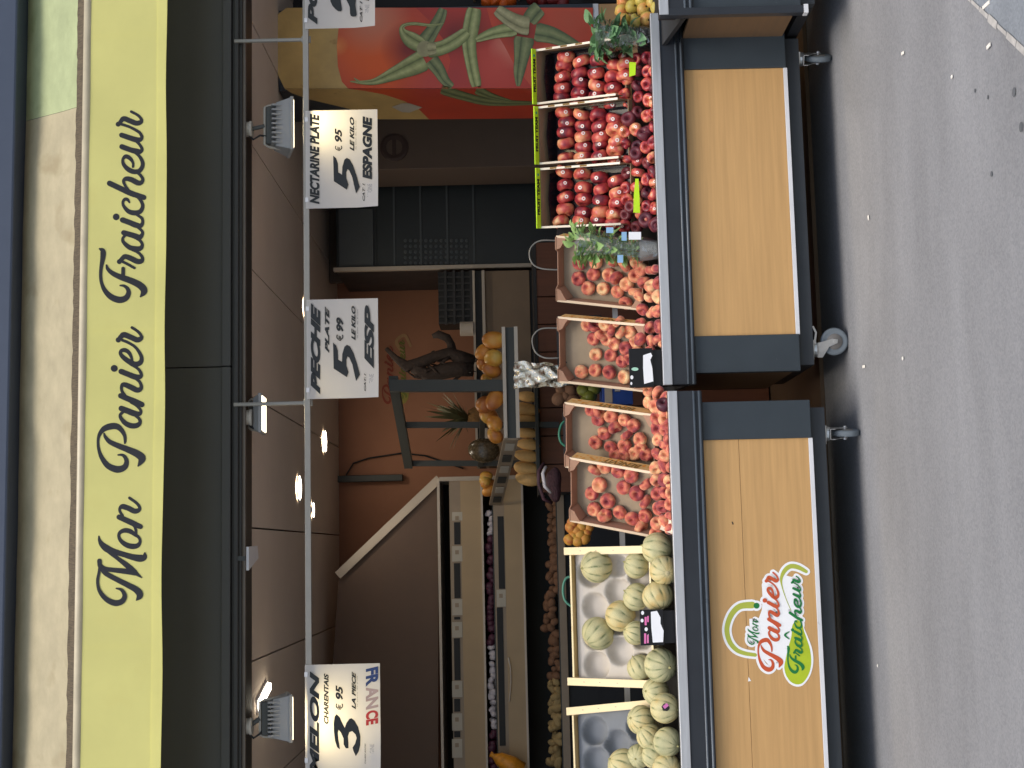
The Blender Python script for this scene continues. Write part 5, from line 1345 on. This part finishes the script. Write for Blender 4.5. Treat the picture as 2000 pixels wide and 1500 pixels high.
for xi, yi in ((1040, 3), (1060, 6), (1080, 2), (1100, 6)): lump(PL, 'plum_bag', W(xi, yi - 2, 1.22), .08, 'dark plum coloured bag on the shelf beyond the cabinet', 'bag', 'plum bags beyond the cabinet')
# -- column, fridge, white trim
X0, X1, Z0, Z1 = prect(650, 1300, 226, 326, 2.1)
c_ = thing('wall_column', 'brown column with a round emblem behind the nectarine sign', 'column', ((X0 + X1) / 2, 2.2, .02))
MB().box(X0, X1 + .3, 2.1, 2.5, .02, CEIL - .003).build('column_body', umber, c_, bevel=.004)
MB().lathe([(.05, -.004), (.07, -.006), (.085, -.004), (.088, 0)], 24, Matrix.Translation(W(770, 288, 2.1)) @ Matrix.Rotation(math.pi / 2, 4, 'X') @ Matrix.Rotation(math.pi, 4, 'X')).build('emblem_ring', mat('emblem_brown', lin(70, 52, 46), .5), c_)
pe = W(770, 288, 2.1); MB().box(pe.x - .05, pe.x + .05, 2.094, 2.1, pe.z - .012, pe.z + .012).build('emblem_bar', mat('emblem_brown', lin(70, 52, 46), .5), c_)
X0, X1, Z0, Z1 = prect(735, 1300, 327, 522, 2.6)
fz1 = W(655, 420, 2.6).z
fr_ = thing('dark_fridge', 'tall black fridge cabinet in the shadow behind the nectarines', 'fridge', ((X0 + X1) / 2, 2.9, .02))
MB().box(X0, X1, 2.62, 3.3, .02, fz1).build('fridge_body', fridge_m, fr_, bevel=.006)
MB().box(X0, X0 + (X1 - X0) * .62, 2.6, 2.62, Z1 + .02, fz1 - .02).build('fridge_head', fridge_l, fr_, bevel=.004)
MB().box(X0 + .02, X1 - .02, 2.6, 2.62, Z0, Z1).build('fridge_door', fridge_m, fr_, bevel=.004)
for k in range(4):
    zz = Z1 - .12 - k * .17
    MB().box(X0 + .03, X1 - .05, 2.59, 2.6, zz, zz + .012).build('door_slat', fridge_l, fr_)
for i in range(5):
    for j in range(13):
        p = W(792 + j * 10, 470 + i * 11, 2.598)
        MB().lathe([(0, -.006), (.01, -.005), (.012, 0)], 8, Matrix.Translation(p) @ Matrix.Rotation(math.pi / 2, 4, 'X') @ Matrix.Rotation(math.pi, 4, 'X')).build('stud', fridge_l, fr_)
dkw = thing('dark_wall_panel', 'dark grey wall strip above the black fridge', 'panel', W(690, 420, 2.95))
MB().box(X0, X1 + .4, 2.95, 3.0, fz1 + .002, CEIL - .003).build('panel_board', mat('grey_brown_panel', lin(84, 74, 68), .8, var=.05), dkw)
X0, X1, Z0, Z1 = prect(652, 1090, 519, 526, 2.58)
tr_ = thing('white_post', 'thin white upright between the black fridge and the terracotta wall', 'post', ((X0 + X1) / 2, 2.58, Z0))
MB().box(X0, X1, 2.56, 2.6, .02, Z1).build('post_profile', trim_w, tr_)
# -- counter
X0, X1, Z0, Z1 = prect(926, 948, 528, 908, 2.5)
ct = thing('counter', 'brown sales counter with white edges at the back', 'counter', ((X0 + X1) / 2, 2.7, .02))
zl = W(1036, 640, 2.5).z
MB().box(X0, X1, 2.5, 2.9, Z1 - .014, Z1).build('counter_top', trim_w, ct)
MB().box(X0, X1, 2.52, 2.9, Z0 + .012, Z1 - .014).build('counter_gap', dark, ct)
MB().box(X0, X1, 2.5, 2.9, Z0 - .006, Z0 + .012).build('counter_edge', trim_w, ct)
MB().box(X0, X1, 2.53, 2.9, zl, Z0 - .006).build('counter_front', counter_m, ct)
MB().box(X0, X1, 2.55, 2.9, .02, zl).build('counter_plinth', dark, ct)
# low reddish wood behind the crates
X0, X1, Z0, Z1 = prect(1052, 1300, 470, 960, 1.9)
rw = thing('wooden_chest', 'low reddish wood chest glimpsed between the baskets', 'chest', ((X0 + X1) / 2, 2.0, .02))
n_ = 9
for k in range(n_):
    a_ = X0 + (X1 - X0) * k / n_
    MB().box(a_ + .003, a_ + (X1 - X0) / n_ - .003, 1.9, 1.93, .03, Z1).build('chest_board', redwood, rw, bevel=.002)
MB().box(X0, X1, 1.93, 2.3, .02, Z1 - .02).build('chest_body', dark, rw)
MB().box(X0 - .01, X1 + .01, 1.89, 2.31, Z1, Z1 + .02).build('chest_lid', mat('dark_lid', lin(44, 40, 38), .6), rw)
# -- black crates and a cup on the counter
X0, X1, Z0, Z1 = prect(856, 923, 530, 632, 2.55)
cb = thing('folding_crate', 'stack of black slotted plastic crates on the counter', 'crate', ((X0 + X1) / 2, 2.6, Z0))
blkp = mat('black_plastic', lin(44, 42, 42), .5); blkp2 = mat('black_plastic_deep', lin(24, 24, 24), .6)
MB().box(X0, X1, 2.56, 2.8, Z0, Z1).build('crate_body', blkp2, cb)
for k in range(4): MB().box(X0 - .006, X1 + .006, 2.545, 2.56, Z0 + (Z1 - Z0) * k / 4, Z0 + (Z1 - Z0) * k / 4 + .016).build('crate_rim', blkp, cb)
for k in range(8): MB().box(X0 + (X1 - X0) * k / 8, X0 + (X1 - X0) * k / 8 + .012, 2.55, 2.56, Z0, Z1).build('crate_rib', blkp, cb)
cu = thing('paper_roll', 'white paper roll standing on the counter beside the black crates', 'roll', W(924, 642, 2.52))
p = W(925, 642, 2.52); MB().lathe([(0, 0), (.044, 0), (.046, .002), (.046, .082), (.044, .085), (.018, .085), (.016, .07), (0, .07)], 20, Matrix.Translation(p)).build('roll', edge_w, cu, smooth=False)
# -- driftwood and pineapple
drift = mat('dark_root_bark', lin(54, 42, 36), .8, var=.3, scale=40, bump=.5)
dz = lambda a_, b_: W(720 + a_ / 4.41, 620 + b_ / 4.41, 2.3)
dw = thing('root_sculpture', 'dark gnarled root standing on the counter before the wall logo', 'root', dz(880, 420))
for pts, rad in (([(150,265),(230,350),(320,420),(430,400),(560,345),(690,305),(780,345),(900,390)], [.012,.02,.035,.04,.032,.035,.045,.05]),
                 ([(720,320),(710,230),(680,180),(600,145),(550,165)], [.035,.026,.026,.026,.014]), ([(380,440),(500,490),(640,460),(780,440),(900,440)], [.03,.045,.05,.05,.05]), ([(470,520),(640,500),(820,455)], [.012,.016,.012])):
    MB().tube([dz(a_, b_) + Vector((0, rnd.uniform(-.02, .02), 0)) for a_, b_ in pts], rad, 9).build('branch', drift, dw, smooth=True)
pine_m = mat('pineapple_skin', lin(120, 84, 40), .7, var=.3, scale=30, bump=.6); pine_l = mat('pineapple_leaf', lin(96, 92, 58), .6, var=.25, scale=14)
pb = W(943, 815, 2.05)
pn = thing('pineapple', 'pineapple with spiky crown behind the mangoes', 'pineapple', pb)
MB().lathe([(0, 0), (.045, .005), (.065, .05), (.062, .1), (.045, .135), (0, .14)], 18, Matrix.Translation(pb - Vector((0, 0, .05)))).build('fruit_body', pine_m, pn, smooth=True)
for k in range(60):
    a_ = rnd.uniform(0, 6.28); t_ = rnd.random(); ln = .12 + .17 * rnd.random(); tilt = .2 + 1.0 * t_
    b0 = pb + Vector((0, 0, .085)); d_ = Vector((math.cos(a_) * math.sin(tilt), math.sin(a_) * math.sin(tilt), math.cos(tilt)))
    sd = d_.cross(Vector((0, 0, 1))).normalized()
    pts = [b0 + d_ * ln * u + Vector((0, 0, -.05 * u * u * t_)) for u in (0, .35, .7, 1)]
    ws = [.012, .012, .008, .001]; lm_ = MB()
    for q, w_ in zip(pts, ws): lm_.v += [q - sd * w_, q + sd * w_]
    lm_.f = [(0, 1, 3, 2), (2, 3, 5, 4), (4, 5, 7, 6)]; lm_.build('leaf', pine_l, pn)
for k in range(16):      # twigs and dry strands tangled round the root
    a0_, b0_ = rnd.uniform(330, 900), rnd.uniform(340, 520); aa = rnd.uniform(-.9, .9) + (math.pi if rnd.random() < .7 else 0); ln = rnd.uniform(60, 240)
    pts = [dz(a0_ + math.cos(aa) * ln * u + 26 * math.sin(u * 4 + k), b0_ + math.sin(aa) * ln * .55 * u + 22 * math.sin(u * 5 + 2 * k)) + Vector((0, -.03 + .06 * rnd.random(), 0)) for u in (0, .25, .5, .75, 1)]
    MB().tube(pts, [.011, .01, .008, .006, .003], 6).build('twig', drift, dw, smooth=True)
# -- island frame with mangoes
isl = thing('fruit_stand', 'dark iron fruit stand with white edged shelf and mangoes', 'stand', W(1000, 745, 1.3))
A0, A1 = W(1000, 855, 1.2), W(1000, 638, 1.2)
MB().box(A0.x, A1.x, 1.2, 1.62, W(988, 745, 1.2).z - .002, W(982, 745, 1.2).z).build('shelf_edge', edge_w, isl)
MB().box(A0.x, A1.x, 1.22, 1.62, W(1006, 745, 1.2).z, W(988, 745, 1.2).z - .003).build('shelf_channel', iron, isl)
MB().box(A0.x, A1.x, 1.2, 1.24, W(1013, 745, 1.2).z, W(1006, 745, 1.2).z).build('shelf_edge', edge_w, isl)
LA, LB = W(998, 857, 1.22), W(968, 985, 2.35); 
sd_ = MB(); h_ = .078
sd_.bar(LA, LB, .012, h_); sd_.build('side_rail', rail_b, isl)
for k in range(6):
    u0, u1 = .04 + k * .16, .13 + k * .16
    q0, q1 = LA.lerp(LB, u0), LA.lerp(LB, u1); off = Vector((-.012, -.004, 0))
    MB().bar(q0 + off, q1 + off, .004, h_ * .62).build('rail_label', (iron if k % 2 else label_w), isl)
def post(xi0, xi1, yi, y, w): MB().bar(W(xi0, yi, y), W(xi1, yi, y), w).build('post', iron, isl)
post(762, 984, 754, 1.3, .062); post(792, 1092, 830, 1.85, .034); post(800, 1092, 905, 2.3, .034)
MB().bar(W(768, 742, 1.3), W(798, 908, 2.3), .05).build('top_bar', iron, isl)
MB().bar(W(946, 754, 1.3) , W(938, 908, 2.3), .03).build('tray_bar', iron, isl)
MB().box(W(1050, 940, 1.8).x, W(1050, 745, 1.8).x, 1.75, 2.2, W(1052, 840, 1.8).z, W(1046, 840, 1.8).z).build('lower_shelf', iron, isl)
mango_m = fruit_mat('mango_skin', [(.2, R_(.34, .11, .03)), (.45, R_(.5, .2, .03)), (.65, R_(.52, .29, .05)), (.85, R_(.36, .28, .07))], .4, 1.6)
MG = [lump_mesh('mango', mango_m, 80 + i, .82, .76, 1.05, .04, 18, 12) for i in range(3)]
for xi, yi, rp_, y in ((966, 665, 20, 1.3), (946, 687, 17, 1.36), (964, 700, 22, 1.3), (960, 723, 20, 1.32), (944, 712, 15, 1.4), (967, 780, 19, 1.3), (948, 790, 22, 1.36), (966, 827, 20, 1.28), (967, 850, 17, 1.3), (955, 812, 18, 1.42), (950, 740, 15, 1.45)):
    p = W(xi, yi, y); lump(MG, 'mango', p, 2.15 * rp_ * (p - CAM).dot(FWD) / FPX, 'orange yellow mango on the white edged iron stand', 'mango', 'mangoes on the iron stand')
dm = mat('dark_green_rind', lin(86, 72, 52), .25, var=.5, scale=9)
DM = [lump_mesh('dark_melon', dm, 90, 1, 1, 1.2, .04, 20, 14)]
lump(DM, 'dark_melon', W(945, 880, 1.7), .15, 'dark shiny melon left of the mangoes on the iron stand', 'melon', None, (.1, 0, 1))
for xi, yi in ((950, 930), (953, 945), (955, 958), (948, 938)): lump(MG, 'mango', W(xi, yi, 2.2), .085, 'orange mango beyond the sloping label rail', 'mango', 'mangoes beyond the label rail')
sq = mat('butternut_skin', lin(206, 164, 104), .6, var=.12, scale=8)
SQ = [lump_mesh('butternut', sq, 95 + i, .62, .62, 1.3, .1, 16, 12) for i in range(3)]
for xi, yi in ((1030, 775), (1028, 800), (1030, 822), (1028, 845), (1031, 868), (1029, 890), (1030, 915), (1033, 935)):
    lump(SQ, 'butternut', W(xi, yi, 1.9), .115, 'pale butternut squash on the lower shelf of the iron stand', 'squash', 'squashes on the lower shelf', (.15, rnd.uniform(-.2, .2), 1))
# wall logo, a bar and a wire
wl = thing('wall_logo', 'faded fruit basket logo on the terracotta wall', 'wall logo', W(765, 725, 3.39))
on_w = lambda a_, b_: W(a_, b_, 3.396)
strokes_mesh(MB(), logo_word(range(3, 9), 190, 287, 640, 925, 744, 769, 676, 790, 3), on_w, nf, .002).build('logo_word', mat('wall_logo_red', lin(140, 62, 48), .7), wl)
strokes_mesh(MB(), logo_word(range(9, 18), 192, 289, 218, 596, 772, 792, 664, 782, 3), on_w, nf, .002).build('logo_word', mat('wall_logo_green', lin(104, 112, 48), .7), wl)
poly_mesh(MB(), el(785, 768, 14, 22), on_w, nf, .001).build('logo_bowl', mat('wall_logo_lime', lin(146, 134, 66), .7), wl)
strokes_mesh(MB(), [[(788, 690, 7), (774, 668, 6), (790, 655, 6), (802, 676, 5)]], on_w, nf, .001).build('logo_handle', mat('wall_logo_sand', lin(164, 130, 92), .7), wl)
X0, X1, Z0, Z1 = prect(620, 786, 928, 941, 3.33)
wb_ = thing('wall_conduit', 'dark upright cable duct on the terracotta wall', 'cable duct', ((X0 + X1) / 2, 3.36, Z0))
MB().box(X0, X1, 3.33, 3.4, Z0, Z1).build('duct', iron, wb_, bevel=.004)
MB().tube([W(676, 928, 3.34), W(690, 905, 3.38), W(720, 895, 3.38), W(785, 885, 3.38), W(830, 890, 3.38), W(905, 915, 3.38)], .006, 6).build('wire', dark, wb_)
# -- wall shelving on the left
SYF = 2.4
ws = thing('wall_shelving', 'beige wall shelving with label rails along the left of the shop', 'shelving', W(1000, 1250, SYF + .2))
def sh(a0, a1, y0, y1, m, name, b0=936, b1=1540):
    X0, X1, Z0, Z1 = prect(a0, a1, b0, b1, y0)
    return MB().box(X0, X1, y0, y1, Z0, Z1).build(name, m, ws)
sh(858, 863, SYF - .02, SYF + .5, edge_w, 'shelf_edge')
sh(863, 1300, SYF + .46, SYF + .5, dark, 'back_panel')
sh(882, 904, SYF, SYF + .012, rail_b, 'label_rail'); sh(904, 944, SYF - .006, SYF + .02, beige_board, 'front_board'); sh(944, 948, SYF - .012, SYF + .45, edge_w, 'shelf_edge')
sh(968, 990, SYF - .03, SYF - .018, rail_b, 'label_rail'); sh(990, 1024, SYF - .036, SYF - .01, beige_board, 'front_board'); sh(1024, 1028, SYF - .042, SYF + .45, edge_w, 'shelf_edge')
sh(1094, 1108, SYF - .1, SYF - .07, rail_b, 'label_rail'); sh(1108, 1300, SYF - .07, SYF + .3, dark, 'base_front')
sh(966, 968.5, SYF - .03, SYF + .45, iron, 'shelf_deck'); sh(1092, 1094, SYF - .1, SYF + .45, iron, 'shelf_deck')
for a0, a1, sl, yy in ((887, 899, [(60, 190), (300, 505), (615, 630), (740, 985), (1095, 1170), (1285, 1320)], SYF), (973, 985, [(25, 450), (560, 1370)], SYF - .03)):
    for s0, s1 in sl: sh(a0, a1, yy - .004, yy - .001, dark, 'label_slot', 1000 + s0 / 3, 1000 + s1 / 3)
for a0, a1, ls, yy in ((883, 903, [(0, 50), (200, 290), (510, 605), (645, 735), (990, 1085), (1180, 1280), (1330, 1440)], SYF), (970, 988, [(455, 555)], SYF - .03)):
    for s0, s1 in ls:
        sh(a0, a1, yy - .007, yy - .0045, label_w, 'price_label', 1000 + s0 / 3, 1000 + s1 / 3)
        sh((a0 + a1) / 2 - 4, (a0 + a1) / 2 + 3, yy - .0085, yy - .0072, rail_b, 'label_print', 1000 + s0 / 3 + 8, 1000 + s0 / 3 + 16)
X0, X1, Z0, Z1 = prect(858, 1100, 929, 937, SYF - .03)
MB().box(X0, X1, SYF - .03, SYF + .5, W(1040, 933, SYF).z, Z1).build('end_trim', trim_w, ws)
MB().tube([W(993, 1284, SYF - .05), W(997, 1305, SYF - .06), W(998, 1330, SYF - .06), W(995, 1370, SYF - .05)], .004, 6).build('lamp_glint', edge_w, ws)  # reflection of a lamp on the board, modelled as a thin white tube
# sloping dark panel above, with its pale trim
PNY = SYF + .1
pl_ = thing('sloping_panel', 'dark brown stair panel with a pale sloping edge', 'panel', W(760, 1250, PNY))
MB().prism([W(856, 938, PNY), W(662, 1122, PNY), W(648, 1330, PNY), W(640, 1560, PNY), W(856, 1560, PNY)], (0, .04, 0)).build('panel_board', dk_brown, pl_)
MB().bar(W(858, 935, PNY - .01), W(660, 1124, PNY - .01), .035, .05).build('edge_trim', trim_w, pl_)
# produce on those shelves, counted from the right
RW = ('lower', 'upper')
purple = mat('purple_onion', lin(84, 44, 62), .45, var=.3, scale=20); garl = mat('garlic_white', lin(206, 196, 200), .6, var=.12, scale=20); tan = mat('potato_brown', lin(128, 92, 68), .8, var=.3, scale=18); gin = mat('ginger_tan', lin(168, 142, 96), .8, var=.2, scale=18)
PU = [lump_mesh('red_onion', purple, 20 + i, 1, 1, .9) for i in range(2)]; GA = [lump_mesh('garlic_bulb', garl, 24 + i, 1, 1, .85, .2) for i in range(2)]
PO = [lump_mesh('potato', tan, 28 + i, .95, .9, 1.1, .08) for i in range(3)]; GI = [lump_mesh('ginger_root', gin, 34 + i, .85, .75, 1.15, .2) for i in range(3)]
yi = 1000; kg = [0, 0]
while yi < 1500:
    for rr in range(2):
        kg[0] += 1
        kind = 'g' if (yi < 1052 or 1262 < yi < 1420) else 'p'
        p = W(958 + 4 * rr + rnd.uniform(-4, 3) + (yi - 1000) * .012, yi + rnd.uniform(-4, 4), SYF + .02 + .05 * rr)
        if kind == 'g': lump(GA, 'garlic_bulb', p, .044, f'white garlic bulb, {nth((kg[0] - 1) // 2)} along the {RW[rr]} row of the upper wall shelf', 'garlic', 'garlic on the upper wall shelf')
        else: lump(PU, 'red_onion', p, .05, f'purple onion, {nth((kg[0] - 1) // 2)} along the {RW[rr]} row of the upper wall shelf', 'onion', 'purple onions on the upper wall shelf')
    yi += 11
yi = 955; kg = [0, 0]
while yi < 1500:
    for rr in range(2):
        kg[0] += 1
        a_ = 1078 + 9 * rr + rnd.uniform(-5, 4) + (4 if yi > 1300 else 0) - (8 if 1150 < yi < 1230 else 0)
        p = W(a_, yi + rnd.uniform(-4, 4), SYF - .04 + .04 * (1 - rr))
        if yi < 1330: lump(PO, 'potato', p, .056, f'brown potato, {nth((kg[0] - 1) // 2)} along the {RW[rr]} row of the lowest wall shelf', 'potato', 'potatoes on the lowest wall shelf')
        else: lump(GI, 'ginger_root', p, .06, f'pale ginger root, {nth((kg[0] - 1) // 2)} along the {RW[rr]} row of the lowest wall shelf', 'ginger', 'ginger on the lowest wall shelf')
    yi += 13
yp = mat('amber_bag', lin(216, 142, 40), .4, var=.25, scale=25)
bgp = thing('amber_bag', 'amber coloured bag standing at the left edge of the wall shelf', 'bag', W(1000, 1492, 2.3))
MB().lathe([(0, -.1), (.05, -.1), (.055, -.03), (.04, .05), (.012, .09), (.018, .11), (0, .11)], 14, Matrix.Translation(W(990, 1490, 2.25)) @ Matrix.Rotation(.5, 4, 'Y')).build('bag_body', yp, bgp, smooth=True)
# -- hanging panel on the ceiling
pc_ = (G(486, 1068, CEIL - .06) + G(500, 1112, CEIL - .06)) / 2
hp = thing('ceiling_hatch', 'small pale panel hanging just below the ceiling', 'panel', pc_)
MB().prism([G(486, 1068, CEIL - .03), G(486, 1114, CEIL - .03), G(505, 1090, CEIL - .03), G(503, 1066, CEIL - .03)], (0, 0, .012)).build('panel', alu_white, hp)
MB().bar(pc_ + Vector((0, 0, .03)), pc_ + Vector((0, 0, .062)), .02).build('bracket', iron, hp)
# -- baskets behind the crates: only their handles show
bk_m = mat('basket_plastic', lin(54, 50, 50), .6); tq = mat('teal_handle', lin(90, 150, 128), .45); wr = mat('wire_handle', lin(150, 146, 140), .35, metal=.5); gr = mat('green_handle', lin(52, 120, 96), .45)
def basket(label, pts, y, rad, m):
    P_ = [W(a_, b_, y) for a_, b_ in pts]
    q = catmull([tuple(v) for v in P_], 6)
    lo, hi = min(P_, key=lambda v: v.x), max(P_, key=lambda v: v.x)
    t = thing('basket', label, 'basket', ((lo.x + hi.x) / 2, y, lo.z - .2))
    MB().tube(q, rad, 8).build('handle', m, t, smooth=True)
    cxm = (lo.x + hi.x) / 2; w_ = (hi.x - lo.x) / 2 + .04; z1 = min(v.z for v in P_); b_ = MB()
    for s in (-1, 1):
        b_.box(cxm + s*w_ - .004, cxm + s*w_ + .004, y - .1, y + .1, z1 - .2, z1 + .01); b_.box(cxm - w_, cxm + w_, y + s*.1 - .004, y + s*.1 + .004, z1 - .2, z1 + .01)
    b_.box(cxm - w_, cxm + w_, y - .1, y + .1, z1 - .204, z1 - .2)
    b_.build('basket_body', bk_m, t)
basket('basket with a thin wire handle behind the basil', [(1092, 470), (1056, 470), (1038, 482), (1034, 500), (1042, 517), (1060, 525), (1092, 527)], .62, .0042, wr)
basket('basket with a thin wire handle behind the second peach crate', [(1092, 641), (1058, 642), (1042, 655), (1040, 672), (1048, 690), (1066, 699), (1092, 699)], .62, .0042, wr)
basket('basket with a dark green handle behind the third peach crate', [(1104, 822), (1096, 830), (1092, 848), (1096, 864), (1106, 872)], .55, .006, gr)
basket('basket with a teal handle behind the white melon tray', [(1122, 1127), (1108, 1128), (1101, 1140), (1100, 1160), (1106, 1176), (1122, 1188)], .6, .0062, tq)
# -- silver foil bag
foil = mat('crumpled_foil', (.66, .6, .5, 1), .22, metal=.95, var=.15, scale=18, bump=1.0, bscale=26)
fb = thing('foil_bag', 'crumpled silver foil bag standing behind the second peach crate', 'bag', W(1085, 730, .66))
mb = MB(); nu, nv = 12, 18
for side in (0, 1):
    for j in range(nv + 1):
        for i in range(nu + 1):
            u, v = i / nu, j / nv
            p = W(1120 + (1004 - 1120) * v, 758 - (52 - 10 * (1 - v)) * u - 4 * (1 - v), .66)
            bulge = .045 * math.sin(math.pi * u) * (1 - v * .85) + .008 * math.sin(13 * u + 9 * v) + .006 * math.sin(23 * v - 11 * u)
            mb.v.append(p + Vector((.004 * math.sin(17 * v), (-1 if side == 0 else 1) * bulge, .003 * math.sin(19 * u))))
    k0 = side * (nu + 1) * (nv + 1)
    for j in range(nv):
        for i in range(nu):
            k = k0 + j * (nu + 1) + i; mb.f.append((k, k + 1, k + nu + 2, k + nu + 1))
mb.build('bag_body', foil, fb, smooth=True)
# -- things glimpsed between the crates
bx = thing('blue_box', 'blue and white box glimpsed between two peach crates', 'box', W(1195, 770, .75))
X0, X1, Z0, Z1 = prect(1176, 1236, 742, 790, .75)
MB().box(X0, X1, .75, .95, Z0, Z1).build('box_body', mat('blue_card', lin(40, 76, 160), .5), bx, bevel=.003)
MB().box(X0 + .01, X1 - .04, .747, .75, Z1 - .05, Z1 - .012).build('box_label', edge_w, bx)
lime_f = mat('lime_skin', lin(116, 122, 48), .45, var=.2, scale=18); LF = [lump_mesh('pear_lime', lime_f, 50, 1, 1, 1.1, .05)]
for xi, yi in ((1140, 762), (1152, 772), (1146, 786), (1160, 758)): lump(LF, 'green_apple', W(xi, yi, .8), .07, 'yellow green fruit glimpsed between two peach crates', 'fruit', 'yellow green fruit between the crates')
for xi, yi in ((1096, 760), (1104, 772), (1112, 762), (1118, 780), (1092, 778)): lump(PO, 'potato', W(xi, yi, .9), .07, 'brownish fruit in the shade between two peach crates', 'fruit', 'brownish fruit between the crates')
apri = fruit_mat('apricot_skin', [(.2, R_(.5, .14, .04)), (.5, R_(.62, .3, .05)), (.8, R_(.5, .34, .06))], .55, 2); AP = [lump_mesh('apricot', apri, 54 + i, 1, 1, .95, .04) for i in range(2)]
for xi, yi in ((1115, 1030), (1126, 1036), (1136, 1028), (1120, 1046), (1132, 1044), (1146, 1040), (1150, 1030), (1112, 1054), (1142, 1052), (1128, 1056), (1118, 1022)):
    lump(AP, 'apricot', W(xi, yi, .62), .055, 'orange apricot in the shade left of the last peach crate', 'apricot', 'apricots left of the peach crates')
sb_m = mat('plum_fabric', lin(70, 42, 50), .6, var=.4, scale=9, bump=.8, bscale=14); sb_w = mat('white_strap', lin(196, 190, 192), .5)
sb_ = thing('shopping_bag', 'folded plum coloured shopping bag with a white strap behind the crates', 'bag', W(1085, 940, .8))
mb = lump_mesh('bag_body', sb_m, 70, .9, .6, 1, .2); o = link('bag_body', mb, sb_); o.matrix_local = ROOT[sb_.name] @ Matrix.Translation(W(1082, 945, .8)) @ Matrix.Diagonal((.17, .1, .075, 1))
MB().tube([W(1062, 905, .72), W(1052, 920, .68), W(1052, 945, .68), W(1062, 975, .7), W(1078, 982, .72)], .009, 6).build('strap', sb_m, sb_, smooth=True)
MB().tube([W(1066, 912, .7), W(1060, 925, .66), W(1064, 950, .66), W(1076, 962, .68)], .009, 6).build('strap', sb_w, sb_, smooth=True)

# loose repeats: say which one by its order from the right
for g_, os_ in LUMPS.items():
    os_.sort(key=lambda o: -o.matrix_world.translation.x)
    for i, o in enumerate(os_):
        o['label'] = o['label'] + ', ' + nth(i) + ' from the right'
ps_ = sorted([o for o in col.objects if o.get('group') == 'pears heaped at the right end'], key=lambda o: -o.matrix_world.translation.z)
for i, o in enumerate(ps_): o['label'] = 'yellow red pear, ' + nth(i) + ' highest in the heap at the right corner'
for g_ in ('pale scraps on the pavement', 'gum spots on the pavement'):
    for i, o in enumerate(sorted([o for o in col.objects if o.get('group') == g_], key=lambda o: sum((o.matrix_world @ v.co).x for v in o.data.vertices) / len(o.data.vertices))):
        o['label'] = o['label'] + ', ' + nth(i) + ' from the left'
